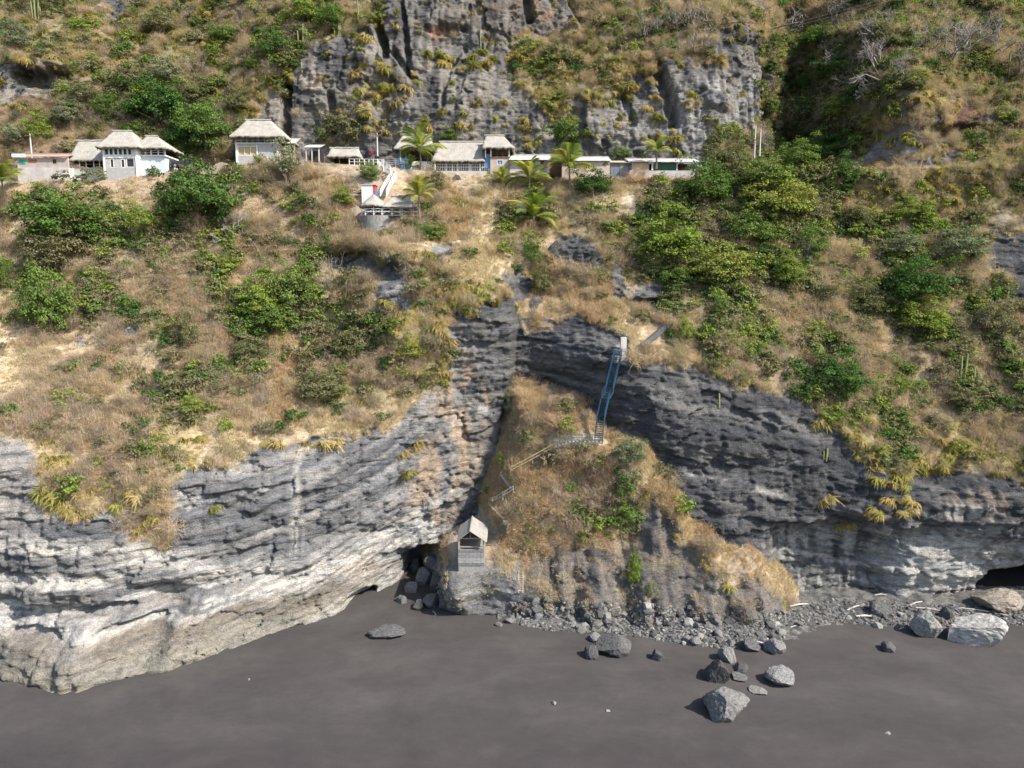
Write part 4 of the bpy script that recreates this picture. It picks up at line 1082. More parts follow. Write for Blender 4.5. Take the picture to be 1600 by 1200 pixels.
def stone_material(name, base, light, lo=0.0):
    m, nt, out = new_mat(name); L = nt.links
    co = node(nt, "ShaderNodeTexCoord").outputs['Object']; ge = node(nt, "ShaderNodeNewGeometry")
    n1 = noise(nt, co, 1.6, 6, .65); n2 = noise(nt, co, 7, 5, .7, (1, 1, 1.6))
    c = mixc(nt, n1, base, light); c = mixc(nt, 1.0, c, ramp(nt, n2, [(.28, .45), (.7, 1.5)]), 'MULTIPLY')
    oi = node(nt, "ShaderNodeObjectInfo").outputs['Random']; c = mixc(nt, 1.0, c, ramp(nt, oi, [(0, .75), (1, 1.25)]), 'MULTIPLY')
    b = node(nt, "ShaderNodeBsdfDiffuse"); L.new(c, b.inputs['Color'])
    bp = node(nt, "ShaderNodeBump"); bp.inputs['Distance'].default_value = .22; bp.inputs['Strength'].default_value = .9; L.new(n2, bp.inputs['Height']); L.new(bp.outputs['Normal'], b.inputs['Normal'])
    L.new(b.outputs[0], out.inputs['Surface']); return m
ROCK_DARK = stone_material("dark_basalt", (.055, .056, .06), (.13, .128, .125)); ROCK_GREY = stone_material("grey_stone", (.095, .095, .097), (.21, .205, .20)); ROCK_PALE = stone_material("pale_stone", (.18, .175, .165), (.36, .35, .33)); ROCK_TAN = stone_material("tan_stone", (.2, .17, .14), (.33, .3, .26))
import bmesh
def stone_mesh(k, mat, sub=5, cuts=11, rough=.10, name="boulder_stone"):
    R = rs(500 + k); bm = bmesh.new(); bmesh.ops.create_icosphere(bm, subdivisions=sub, radius=1)
    P = np.array([v.co[:] for v in bm.verts]); N0 = P.copy()
    for _ in range(cuts):
        d = unit(R.standard_normal(3)); c = .50 + .30 * R.random(); e = P @ d - c; P -= np.clip(e, 0, None)[:, None] * d * .92
    P *= (1 + rough * (fbm(N0[:, 0] * 2.2 + k, N0[:, 1] * 2.2 + N0[:, 2] * 1.7, 3, 4) - .5) * 2)[:, None]; P += N0 * (rough * .5 * (fbm(N0[:, 0] * 7 + k, N0[:, 1] * 7 + N0[:, 2] * 6, 5, 3) - .5))[:, None] * 2
    P[:, 2] = np.where(P[:, 2] < -.55, -.55, P[:, 2])
    for v, p in zip(bm.verts, P): v.co = p
    me = bpy.data.meshes.new(name); bm.to_mesh(me); bm.free(); me.materials.append(mat)
    for f in me.polygons: f.use_smooth = False
    return me
def boulder(u, v, w, h, mat, label, k, group=None, dy=.8, rz=None, tilt=0):
    p = hit(u, v + h * .5) if v < 930 or v > 990 or True else None
    s = px_per_m(p.y, p.z); rx = w / s / 2; rzz = h / s / 2
    r = rx * dy; o = link("boulder", stone_mesh(k, mat), None, None)
    o.location = (p.x, p.y + r * .6, p.z + rzz * .45); o.scale = (rx * 1.08, r, rzz * 1.25); o.rotation_euler = (tilt, tilt * .5, k * 1.3 if rz is None else rz)
    if rz is None: o.scale = ((rx * 1.08 + r) / 2 * 1.05, (rx * 1.08 + r) / 2 * 1.05, rzz * 1.25)
    return tag(o, label, "boulder", group)
boulder(1141,1099,86,56,ROCK_GREY,"biggest boulder alone on the black sand with a pale lower side",1,rz=.3)
boulder(1124,1046,44,44,ROCK_DARK,"dark pointed boulder between the rubble and the biggest boulder",2)
boulder(1138,1020,32,30,ROCK_GREY,"grey boulder at the tip of the rubble above the dark pointed one",3)
boulder(1222,1056,46,30,ROCK_GREY,"grey slab boulder with a deep shadow right of the dark pointed one",4)
boulder(1160,1044,24,14,ROCK_DARK,"small dark stone between the pointed boulder and the slab boulder",5)
boulder(1156,1060,28,10,ROCK_GREY,"low flat stone just above the biggest boulder",6)
boulder(1188,1081,32,8,ROCK_PALE,"flat pale stone lying right of the biggest boulder's top",7)
boulder(1213,1010,34,26,ROCK_GREY,"grey boulder at the right end of the rubble tongue",8)
boulder(1174,1006,32,24,ROCK_DARK,"dark boulder beside the grey one in the rubble tongue",9)
boulder(603,991,56,15,ROCK_DARK,"flat dark boulder half sunk in the sand left of the hut rock",10,rz=.1)
boulder(960,1008,58,38,ROCK_DARK,"large rounded dark boulder at the left foot of the rubble",11,rz=.2)
boulder(926,1019,28,22,ROCK_DARK,"round dark boulder touching the larger one on its left",12)
boulder(930,996,24,14,ROCK_GREY,"small grey boulder behind the round dark pair",13)
boulder(1028,1025,24,18,ROCK_DARK,"dark little boulder alone on sand below the rubble",14)
boulder(1391,1012,26,16,ROCK_DARK,"dark jagged rock alone on sand at the right",15)
boulder(1459,977,58,44,ROCK_PALE,"smooth pale banded boulder, left of the pair below the cave",16,rz=.2)
boulder(1538,985,104,56,ROCK_PALE,"largest pale banded boulder, right of the pair below the cave",17,rz=-.15)
boulder(1482,958,26,22,ROCK_DARK,"dark stone wedged behind the pale pair of boulders",18)
boulder(1377,951,42,26,ROCK_GREY,"grey boulder on the scree among driftwood",19,rz=.4)
boulder(1578,942,92,36,ROCK_TAN,"long tan boulder lying in front of the cave mouth",20,rz=.1)
boulder(1373,978,15,12,ROCK_PALE,"small pale stone at the lower edge of the scree",21)
boulder(1187,944,24,24,ROCK_DARK,"dark block leaning on the right foot of the mound",22)
boulder(780,976,12,9,ROCK_GREY,"little grey stone on sand in front of the hut rock",23)
boulder(641,916,28,22,ROCK_GREY,"grey stone at the left rim of the shaded hollow beside the hut rock",24)
boulder(628,936,20,14,ROCK_GREY,"lowest grey stone outside the left rim of the shaded hollow",25)
boulder(660,900,28,30,ROCK_GREY,"upright grey stone in the shaded hollow",26)
boulder(672,936,32,26,ROCK_DARK,"dark stone at the front of the shaded hollow",27)
boulder(698,934,30,30,ROCK_DARK,"dark stone against the wall of the hut rock",28)
boulder(648,882,24,22,ROCK_DARK,"topmost dark stone at the left of the shaded hollow",29)
boulder(684,908,34,34,ROCK_DARK,"big dark stone in the middle of the shaded hollow",41)
boulder(676,876,32,30,ROCK_DARK,"dark stone high in the back of the shaded hollow",42)
boulder(654,944,22,16,ROCK_DARK,"low dark stone on sand before the shaded hollow",43)
boulder(866,387,38,34,ROCK_DARK,"dark angular boulder perched on the slope under the lowest palm",30,rz=.2)
boulder(267,277,13,10,ROCK_TAN,"tan boulder on the dirt heap left of the two-storey thatched house",31)
boulder(117,281,9,7,ROCK_DARK,"small dark stone on the bare bank under the thatched pavilion",32)
boulder(715,275,14,10,ROCK_GREY,"grey stone under the wall of the long restaurant",33)
boulder(1018,285,14,14,ROCK_DARK,"dark stone beside the pale rubble under the last shack",34)
boulder(866,1098,9,6,ROCK_PALE,"tiny pale stone on the sand below the round dark pair",35); boulder(950,1112,8,4,ROCK_PALE,"flat tiny pale chip in the middle of the beach",36)
boulder(1389,1147,10,4,ROCK_PALE,"flat pale pebble near the lower right of the beach",37); boulder(388,1063,6,4,ROCK_PALE,"tiny pale pebble left on the beach beside the cliff foot",38)
# rubble: the larger stones one by one, the small ones as one cover
STONE = [stone_mesh(60 + k, ROCK_GREY if k % 3 else ROCK_DARK, 3, 14, .06, "stone") for k in range(6)]
STONE_P = [stone_mesh(70 + k, ROCK_PALE, 3, 14, .06, "stone") for k in range(2)]
R = rs(610); n = 0
def rub_spot():
    if R.random() < .68:
        u = R.uniform(795, 1225); top = np.interp(u, [790, 850, 900, 1000, 1100, 1180, 1230], [948, 925, 940, 940, 955, 960, 962]); bot = np.interp(u, [790, 850, 960, 1100, 1180, 1230], [972, 985, 990, 1012, 1015, 998])
    else:
        u = R.uniform(1195, 1620); top = np.interp(u, [1190, 1300, 1420, 1600], [958, 935, 942, 950]); bot = np.interp(u, [1190, 1300, 1400, 1500, 1620], [985, 972, 982, 980, 975])
    return u, top + (bot - top) * R.random() ** .8
while n < 280:
    u, v = rub_spot(); p = hit(u, v); s_ = (.26 + .55 * R.random() ** 2.5) * (1.25 if u < 1220 else .8)
    o = link("stone", (STONE_P[n % 2] if R.random() < .18 else STONE[n % 6]), None, None, p + Vector((0, -.05, s_ * .25))); o.scale = (s_, s_ * .9, s_ * (.6 + .4 * R.random())); o.rotation_euler = (R.uniform(-.4, .4), R.uniform(-.4, .4), R.random() * 6.28)
    shade_ = {"grey_stone": "grey", "dark_basalt": "dark", "pale_stone": "pale"}[o.data.materials[0].name]; sz_ = "big" if s_ > .55 else "small" if s_ < .34 else "middling"
    if u < 1215: tag(o, sz_ + " " + shade_ + " stone in the rubble " + next(t for lim, t in ((840, "at the ladder's foot"), (900, "between the ladder and the round dark boulder"), (985, "behind the large rounded dark boulder"), (1060, "below the mound's green gully"), (1130, "left of the dark pointed boulder"), (9999, "behind the boulder tongue")) if u < lim), "stone", "rubble stones under the mound")
    else: tag(o, sz_ + " " + shade_ + " stone in the scree " + next(t for lim, t in ((1300, "at the mound's right foot"), (1400, "around the grey scree boulder"), (1500, "behind the smooth banded boulder"), (9999, "near the cave boulders")) if u < lim), "stone", "scree stones under the right cliff")
    n += 1
P = []
for _ in range(9000):
    P.append(hit(*rub_spot()))
P = np.array(P)
gn_scatter("rubble", STONE + STONE_P, P + [0, -.05, .02], R.random((len(P), 3)) * [1, 1, 6.28], (.08 + .26 * R.random((len(P), 1)) ** 2) * np.array([[1, 1, .8]]), R.integers(0, 8, len(P)), "")
# driftwood
WOOD_BLEACH = pm("bleached_driftwood", (.42, .39, .345), .9, .25, 4, (1, 1, 1), .02)
def log(a, b, r, label, kink=.12):
    p, q = hit(*a), hit(*b); m = (p + q) * .5 + Vector((0, 0, kink)); up = Vector((0, -.1, r * .8))
    o = link("driftwood_log", tube_mesh("driftwood_log", [[(p - m + up, r * .9), (Vector((0, 0, 0)) + up, r), (q - m + up, r * .55)]], WOOD_BLEACH, 6), None, None, m)
    tag(o, label, "driftwood", "driftwood on the scree and rubble")
for a, b, r, lab in (((1233,948),(1262,944),.13,"bleached log at the left end of the scree"),((1337,964),(1362,964),.17,"short thick bleached log under the grey scree boulder"),((1322,954),(1350,944),.10,"thin bleached branch left of the grey scree boulder"),
   ((1366,930),(1385,930),.10,"small pale log against the foot of the cliff"),((1080,975),(1125,992),.09,"thin pale branch across the rubble of the mound"),((1182,1003),(1200,1012),.14,"pale plank like log beside the dark boulder of the rubble tongue"),
   ((1430,950),(1470,955),.12,"pale log lying above the smooth banded boulder"),((1500,950),(1575,962),.10,"long thin pale pole behind the largest pale boulder"),((1404,984),(1418,980),.06,"little stick on the sand left of the banded boulders"),
   ((968,978),(955,966),.05,"stick on sand below the hut rock's right foot"),((682,962),(676,955),.06,"short stick in front of the shaded hollow"),((1235,980),(1262,974),.07,"thin stick on the lower edge of the scree"),((1590,965),(1610,975),.16,"pale log by the right edge"),((1440,940),(1420,946),.09,"pale branch under the white streaked rock face"),((376,286),(390,268),.09,"dead branch leaning on the earth heap left of the block house"),((315,603),(335,606),.06,"white fallen branch on the left bank")):
    log(a, b, r, lab)
# ------------------------------------------------------------------ buildings
class MB:
    def __init__(s): s.V, s.F = [], []
    def box(s, x0, x1, y0, y1, z0, z1):
        o = len(s.V)
        s.V += [(x, y, z) for z in (z0, z1) for y in (y0, y1) for x in (x0, x1)]
        s.F += [tuple(o + i for i in f) for f in ((0, 2, 3, 1), (4, 5, 7, 6), (0, 1, 5, 4), (2, 6, 7, 3), (0, 4, 6, 2), (1, 3, 7, 5))]; return s
    def bar(s, p, q, w, h=None):
        p, q = Vector(p), Vector(q); h = h or w; a = (q - p).normalized()
        r = a.cross(Vector((0, 0, 1))); r = r.normalized() if r.length > .02 else Vector((1, 0, 0)); u = r.cross(a)
        o = len(s.V)
        for c in (p, q):
            for i, j in ((-1, -1), (1, -1), (1, 1), (-1, 1)): s.V.append(tuple(c + r * (i * w / 2) + u * (j * h / 2)))
        s.F += [tuple(o + i for i in f) for f in ((3, 2, 1, 0), (4, 5, 6, 7), (0, 1, 5, 4), (1, 2, 6, 5), (2, 3, 7, 6), (3, 0, 4, 7))]; return s
    def build(s, name, mat, parent=None, label=None):
        me = bpy.data.meshes.new(name); off = Vector((0, 0, 0))
        q = parent
        while q is not None: off += q.location; q = q.parent
        me.from_pydata([tuple(Vector(v) - off) for v in s.V], [], s.F); me.update(); me.materials.append(mat)
        o = link(name, me, None, parent)
        if label: o["label"] = label
        return o
def part(name, mat, parent, *b, label=None): return MB().box(*b).build(name, mat, parent, label)

def thatch_mat():
    m, nt, out = new_mat("dry_thatch"); L = nt.links
    co = node(nt, "ShaderNodeNewGeometry").outputs['Position']
    a = noise(nt, co, 5, 5, .7, (2.5, .5, .5)); b_ = noise(nt, co, .9, 3, .6)
    c = ramp(nt, a, [(.25, (.19, .175, .15)), (.5, (.32, .30, .265)), (.75, (.43, .41, .37))]); c = mixc(nt, .8, c, ramp(nt, b_, [(.3, .78), (.7, 1.15)]), 'MULTIPLY')
    b = node(nt, "ShaderNodeBsdfDiffuse"); L.new(c, b.inputs['Color']); bp = node(nt, "ShaderNodeBump"); bp.inputs['Distance'].default_value = .08; L.new(a, bp.inputs['Height']); L.new(bp.outputs['Normal'], b.inputs['Normal'])
    L.new(b.outputs[0], out.inputs['Surface']); return m
THATCH = thatch_mat()
WHITE = pm("white_painted_wall", (.68, .68, .66), .8, .1, 1.2, (1, 1, .3)); WHITE_WOOD = pm("white_painted_wood", (.70, .70, .68), .7, .08, 4)
BLOCKGREY = pm("grey_cement_block", (.36, .355, .35), .9, .18, 1.6, (1, 1, 2), .01, 5); CONC = pm("weathered_concrete", (.42, .405, .385), .9, .2, 1.1, (1, 1, .5), .01, 5)
PINKW = pm("pinkish_rendered_wall", (.40, .335, .30), .9, .2, 1.3, (1, 1, .6)); PALEBLUE = pm("pale_blue_wall", (.50, .56, .60), .85, .1, 1.5)
BLUEP = pm("blue_paint", (.10, .22, .40), .6, .15, 3); ROOM_SHADE = pm("painted_room_shade", (.05, .045, .04), .95, .3, 1.5); GLASSD = pm("dark_window_glass", (.03, .035, .042), .15, .2, 2)  # room interiors: shade of the open rooms put into a near-black wall colour
WOODB = pm("brown_wood", (.20, .125, .075), .8, .3, 4, (1, 1, .4)); WOODT = pm("tan_bamboo", (.42, .33, .20), .8, .2, 4); TINR = pm("rusty_pink_tin_roof", (.36, .25, .22), .7, .22, 1.0, (1, .2, 1)); TING = pm("grey_tin_roof", (.44, .42, .40), .6, .2, 1.0, (1, .25, 1)); TINB = pm("brown_tin_roof", (.24, .17, .13), .8, .3, 1.2)
TEAL = pm("teal_paint", (.03, .30, .24), .6, .1, 2); GREENP = pm("dark_green_sheet", (.03, .10, .06), .6, .25, 2, (3, 1, 1)); REDP = pm("red_paint", (.55, .05, .05), .6, .1, 2); STONEW = pm("mortared_stone_wall", (.20, .195, .19), .95, .35, 2.6, (1, 1, 1), .06, 4)

def thatch_roof(parent, ex, ey, ez, rx0, rx1, rz, skirt=.45, name="thatch_roof", seed=0, cap=True):
    """hip roof over the rectangle ex by ey with the ridge from rx0 to rx1 at height rz"""
    x0, x1 = ex; y0, y1 = ey; nx = max(16, int((x1 - x0) / .28)); ny = max(12, int((y1 - y0) / .28))
    X, Yg = np.meshgrid(np.linspace(x0, x1, nx), np.linspace(y0, y1, ny)); ym = (y0 + y1) / 2
    k = np.minimum.reduce([(X - x0) / max(rx0 - x0, .05), (x1 - X) / max(x1 - rx1, .05), 1 - np.abs(Yg - ym) / ((y1 - y0) / 2)])
    k = np.clip(k, 0, 1)
    Z = ez + (rz - ez) * k ** 1.06 + .16 * (fbm(X * 1.3 + seed, Yg * 1.3, 3) - .5)
    V = np.stack([X, Yg, Z], -1).reshape(-1, 3); I = np.arange(nx * ny).reshape(ny, nx)
    Q = [np.stack([I[:-1, :-1], I[:-1, 1:], I[1:, 1:], I[1:, :-1]], -1).reshape(-1, 4)]
    ring = np.concatenate([I[0, :-1], I[:-1, -1], I[-1, :0:-1], I[:0:-1, 0]]); n = len(ring); R = rs(700 + seed)
    lowv = V[ring].copy(); c = np.array([(x0 + x1) / 2, ym]); dd = unit(lowv[:, :2] - c); lowv[:, :2] -= dd * .10; lowv[:, 2] -= skirt * (.45 + .9 * R.random(n))
    inv = V[ring].copy(); inv[:, :2] -= dd * .5; inv[:, 2] = inv[:, 2] - .12 + .2
    o1 = len(V); o2 = o1 + n; V = np.concatenate([V, lowv, inv]); a = np.arange(n); b = (a + 1) % n
    Q.append(np.stack([o1 + a, o1 + b, ring[b], ring[a]], -1)); Q.append(np.stack([o2 + a, o2 + b, o1 + b, o1 + a], -1))
    off = np.array(parent.location)
    me = np_mesh(name, V - off, np.concatenate(Q), smooth=False); me.materials.append(THATCH)
    r = link(name, me, None, parent)
    if cap:
        pth = [((x, ym, rz + .02 + .05 * R.random()), .16 + .05 * R.random()) for x in np.linspace(rx0 - .15, rx1 + .15, 9)]
        cm = tube_mesh("ridge_cap", [[(tuple(np.array(p) - off), q) for p, q in pth]], THATCH, 6); link("ridge_cap", cm, None, r)
    return r
def tin_roof(parent, x0, x1, yf, yb, zf, zb, mat, name="tin_roof"):
    nx = int((x1 - x0) / .11); xs = np.linspace(x0, x1, nx); V, Q = [], []
    for k, (y, z) in enumerate(((yf, zf), (yb, zb), (yb, zb - .06), (yf, zf - .06))):
        for i, x in enumerate(xs): V.append((x - parent.location.x, y - parent.location.y, z + .03 * (i % 2) - parent.location.z))
    for k in range(4):
        for i in range(nx - 1): Q.append((k * nx + i, k * nx + i + 1, ((k + 1) % 4) * nx + i + 1, ((k + 1) % 4) * nx + i))
    me = np_mesh(name, V, Q); me.materials.append(mat); return link(name, me, None, parent)
def XZ(u, v, Y):
    p = W(u, v, Y); return p[0], p[2]
def xs_(u, v, Y): return W(u, v, Y)[0]
def zs_(v, Y, u=800): return W(u, v, Y)[2]
def house(name, u0, u1, vb, Y, label, cat, group=None):
    a = W(u0, vb, Y); b = W(u1, vb, Y)
    return empty(name, ((a[0] + b[0]) / 2, Y, a[2]), label, cat, group)
def wall_with_openings(parent, x0, x1, y, z0, z1, openings, mat, name="wall", th=.2, glass=GLASSD, frame=None, wname="window", bars=0):
    """front wall built round its openings; every opening gets a recessed pane and a frame"""
    ops = sorted(openings); b = MB(); x = x0
    for (a, c, d, e) in ops:
        if a > x: b.box(x, a, y, y + th, z0, z1)
        if d > z0: b.box(a, c, y, y + th, z0, d)
        if e < z1: b.box(a, c, y, y + th, e, z1)
        x = c
    if x < x1: b.box(x, x1, y, y + th, z0, z1)
    w = b.build(name, mat, parent)
    for (a, c, d, e) in ops:
        g = MB().box(a, c, y + th * .6, y + th * .6 + .02, d, e).build(wname, glass, parent)
        if frame:
            f = MB().box(a - .05, a + .05, y - .03, y + .05, d - .05, e + .05).box(c - .05, c + .05, y - .03, y + .05, d - .05, e + .05).box(a + .05, c - .05, y - .03, y + .05, e - .05, e + .05).box(a + .05, c - .05, y - .03, y + .05, d - .05, d + .05)
            for k in range(bars):
                xb = a + (c - a) * (k + 1) / (bars + 1); f.box(xb - .03, xb + .03, y - .02, y + .05, d + .05, e - .05)
            f.build("window_frame", frame, g)
    return w
def railing(parent, pts, h, mat, rails=2, post=.09, step=1.2, rail=.06, x_brace=False, pickets=0):
    """posts every step along the polyline (each its own part), rails joined per span"""
    for k in range(len(pts) - 1):
        a, b = Vector(pts[k]), Vector(pts[k + 1]); n = max(1, int(round((b - a).length / step)))
        for i in range(n + (1 if k == len(pts) - 2 else 0)):
            p = a.lerp(b, i / n); MB().box(p.x - post / 2, p.x + post / 2, p.y - post / 2, p.y + post / 2, p.z - .25, p.z + h).build("post", mat, parent)
        up = Vector((0, -post / 2 - rail / 2 - .003, 0))
        for r in range(rails):
            zz = h * (1 - r / rails * .9) - .04; MB().bar(a + up + Vector((0, 0, zz)), b + up + Vector((0, 0, zz)), rail).build("rail", mat, parent)
        if x_brace:
            for i in range(n):
                p, q = a.lerp(b, i / n), a.lerp(b, (i + 1) / n)
                MB().bar(p + Vector((0, 0, .1)), q + Vector((0, 0, h - .1)), .05).build("brace", mat, parent); MB().bar(p + Vector((0, .06, h - .1)), q + Vector((0, .06, .1)), .05).build("brace", mat, parent)
        if pickets:
            m = int((b - a).length / pickets); B = MB()
            for i in range(1, m):
                p = a.lerp(b, i / m); B.box(p.x - .035, p.x + .035, p.y - .12, p.y - .08, p.z + .1, p.z + h)
            o = B.build("pickets", mat, parent); o["kind"] = "stuff"
def posts(parent, us, Y, v0, v1, mat, w=.16):
    for u in us:
        x, z1 = XZ(u, v0, Y); z0 = zs_(v1, Y, u); MB().box(x - w / 2, x + w / 2, Y - w / 2, Y + w / 2, z0, z1).build("post", mat, parent)

# 1 pink roofed shed at the left
Y = 140.5; H = house("block_shed", 27, 106, 283, Y, "low block shed with pinkish tin roof and teal shutter at the far left", "shed")
x0, x1 = xs_(28, 265, Y), xs_(108, 265, Y); zb, zm, zt_, zf = zs_(284, Y), zs_(262, Y), zs_(247, Y), zs_(246, Y)
part("base_wall", CONC, H, x0 - .05, x1, Y - .1, Y + 6, zb - 1.5, zm)
ops = [(xs_(31, 255, Y), xs_(40, 255, Y), zs_(256, Y), zs_(249.5, Y))]
wall_with_openings(H, x0, x1, Y, zm + .003, zt_, ops + [(xs_(82, 255, Y), xs_(89, 255, Y), zs_(256, Y), zs_(248.5, Y))], PINKW, frame=WOODT, glass=GLASSD)
MB().box(ops[0][0] - .05, ops[0][1] + .05, Y - .08, Y - .035, ops[0][2], ops[0][3]).build("shutter", TEAL, H)
MB().box(xs_(45, 255, Y), xs_(58, 255, Y), Y - .06, Y - .003, zs_(254, Y), zs_(249, Y)).build("shutter", WOODB, H)
part("side_wall", PINKW, H, x0, x0 + .2, Y + .2, Y + 6, zm + .003, zt_)
tin_roof(H, x0 - .5, x1 + .1, Y - .5, Y + 6, zf + .1, zs_(239.5, Y + 6), TINR)
part("fascia", PALEBLUE, H, x0 - .6, xs_(43, 245, Y), Y - .56, Y - .505, zf - .05, zf + .62)
# 2 thatched open pavilion
Y = 142; H = house("thatched_pavilion", 104, 164, 272, Y, "open thatched pavilion between the pink roofed shed and the white house", "pavilion")
x0, x1 = xs_(106, 265, Y), xs_(163, 265, Y)
part("base_wall", CONC, H, x0, x1, Y, Y + 6, zs_(274, Y) - 1.5, zs_(262, Y))
part("back_wall", ROOM_SHADE, H, x0, x1, Y + 5.8, Y + 6, zs_(262, Y) + .003, zs_(244, Y))
posts(H, (112, 124, 134, 146, 155, 161), Y + .1, 248, 262, WHITE_WOOD, .14)
MB().box(x0, x1, Y + .05, Y + .12, zs_(257, Y), zs_(256, Y)).build("rail", WOODB, H)
thatch_roof(H, (xs_(104, 249, Y - .6), xs_(172, 249, Y)), (Y - .7, Y + 7), zs_(249, Y - .6), xs_(117, 219, Y + 3), xs_(164, 219, Y + 3), zs_(220, Y + 3), seed=1)
# 3 white two storey house
Y = 139.5; H = house("white_house", 162, 217, 277, Y, "white two-storey house with tall thatched hip roof and a row of upper windows", "house")
x0, x1 = xs_(163, 260, Y), xs_(215, 260, Y); z0, z1, z2, z3, z4 = [zs_(v, Y) for v in (279, 262.5, 247, 243, 230)]
part("base_wall", BLOCKGREY, H, x0, x1, Y - .05, Y + 7, z0 - 1.5, z1)
g = lambda a, b, c, d: (xs_(a, 255, Y), xs_(b, 255, Y), zs_(d, Y), zs_(c, Y))
wall_with_openings(H, x0, x1, Y, z1 + .003, z2, [g(172.5, 177.5, 248.5, 261.5), g(189.5, 194.5, 249, 261.5), g(198, 209.5, 248, 261)], pm("light_block_wall", (.40, .38, .355), .9, .2, 2.2), frame=WHITE_WOOD, bars=0)
part("floor_beam", WHITE, H, x0 - .1, x1 + .1, Y - .12, Y + 7, z2 + .003, z3)
wall_with_openings(H, x0, x1, Y, z3 + .003, z4, [g(a, a + 5.6, 232.5, 242) for a in (165, 172.2, 179.4, 186.6, 193.8, 201)], WHITE, frame=WHITE_WOOD)
for x in (x0 + .1, x1 - .1): MB().box(x - .16, x + .16, Y - .2, Y - .125, z0, z4).build("corner_post", WHITE, H)
part("side_wall", WHITE, H, x1 - .2, x1 - .003, Y + .2, Y + 7, z1 + .003, z4); part("side_wall", WHITE, H, x0 + .003, x0 + .2, Y + .2, Y + 7, z1 + .003, z4)
thatch_roof(H, (xs_(153, 231, Y), xs_(222, 231, Y)), (Y - 1.0, Y + 8), z4, xs_(176, 204, Y + 3.5), xs_(206, 204, Y + 3.5), zs_(205, Y + 3.5), seed=2)
# 4 hip roofed tower
Y = 141; H = house("thatched_tower", 213, 260, 268, Y, "small tower with thatched hip roof and open upper floor attached right of the white house", "house")
x0, x1 = xs_(216, 255, Y), xs_(258.5, 255, Y)
wall_with_openings(H, x0, x1, Y, zs_(270, Y) - 1.2, zs_(244.5, Y), [(xs_(216.8, 255, Y), xs_(222, 255, Y), zs_(261, Y), zs_(248, Y))], PALEBLUE, frame=WHITE_WOOD)
part("floor_slab", WHITE, H, x0 - .3, x1 + .3, Y - .35, Y + 5, zs_(244.5, Y) + .003, zs_(242.5, Y))
part("back_wall", ROOM_SHADE, H, x0, x1, Y + 4.8, Y + 5, zs_(242.5, Y) + .003, zs_(231, Y)); part("side_wall", PALEBLUE, H, x1 - .2, x1 - .003, Y + .2, Y + 5, zs_(270, Y), zs_(244.6, Y))
posts(H, (217, 227, 236, 247, 257.5), Y - .1, 230, 242.6, WHITE_WOOD, .2)
railing(H, [(x0, Y - .22, zs_(242.4, Y)), (x1, Y - .22, zs_(242.4, Y))], .85, WHITE_WOOD, 2, .07, 2.6, .06)
thatch_roof(H, (xs_(207, 230.5, Y - 1), xs_(265.5, 230.5, Y)), (Y - 1.1, Y + 6), zs_(230.5, Y - .8), xs_(228, 212, Y + 2.5), xs_(246, 212, Y + 2.5), zs_(213, Y + 2.5), seed=3)
# 6 two storey thatched house
Y = 143; H = house("thatched_house", 370, 433, 254, Y, "grey block two-storey house with thatched hip roof standing alone left of centre", "house")
x0, x1 = xs_(369, 240, Y), xs_(433, 240, Y)
wall_with_openings(H, x0, x1, Y, zs_(255, Y) - 1.5, zs_(224.5, Y), [(xs_(372, 235, Y), xs_(401, 235, Y), zs_(243, Y), zs_(228.5, Y))], BLOCKGREY, glass=WOODT, frame=WHITE_WOOD, bars=2, wname="open_room")
part("floor_slab", WHITE, H, x0 - .15, x1 + .15, Y - .2, Y + 7, zs_(224.5, Y) + .003, zs_(223, Y)); part("corner_post", WHITE, H, x0 - .05, x0 + .28, Y - .12, Y - .004, zs_(254, Y), zs_(224.7, Y))
MB().box(xs_(401, 235, Y), xs_(402.5, 235, Y), Y - .1, Y - .004, zs_(254, Y), zs_(226, Y)).build("pilaster", WHITE, H)
part("back_wall", ROOM_SHADE, H, x0, x1, Y + 6.8, Y + 7, zs_(223, Y) + .003, zs_(212, Y)); part("side_wall", BLOCKGREY, H, x1 - .2, x1 - .003, Y + .2, Y + 7, zs_(254, Y), zs_(224.7, Y)); part("side_wall", BLOCKGREY, H, x0 + .003, x0 + .2, Y + .2, Y + 7, zs_(254, Y), zs_(224.7, Y))
posts(H, (370, 385, 401, 417, 432), Y, 210, 223, WOODB, .2)
railing(H, [(x0, Y - .1, zs_(222.8, Y)), (x1, Y - .1, zs_(222.8, Y))], .9, WHITE_WOOD, 3, .06, 1.1, .05)
thatch_roof(H, (xs_(358, 212, Y - 1), xs_(447.5, 212, Y)), (Y - 1.3, Y + 8.3), zs_(212, Y - 1.2), xs_(384, 187, Y + 3.5), xs_(423, 187, Y + 3.5), zs_(188, Y + 3.5), seed=4)
# 7 lean-to roofs
Y = 145; H = house("lean_to_shelter", 436, 462, 250, Y, "pale lean-to roof against the right side of the grey block house", "shelter")
tin_roof(H, xs_(434, 223, Y), xs_(462, 223, Y), Y - .3, Y + 3.5, zs_(224, Y), zs_(216, Y + 3.5), pm("pale_tin_roof", (.52, .49, .43), .7, .15, 1, (1, .2, 1))); posts(H, (446, 460), Y, 224, 252, WOODT, .14)
Y = 144; H = house("flat_roof_shelter", 476, 501, 252, Y, "small shelter with pale flat roof beside the feathery tree", "shelter")
tin_roof(H, xs_(475, 231, Y), xs_(501, 231, Y), Y - .4, Y + 3.5, zs_(230.5, Y), zs_(226, Y + 3.5), MATS["pale_tin_roof"]); posts(H, (478, 487, 498), Y, 231, 252, CONC, .2); part("back_wall", ROOM_SHADE, H, xs_(477, 240, Y), xs_(499, 240, Y), Y + 3.2, Y + 3.4, zs_(250, Y), zs_(231.5, Y))
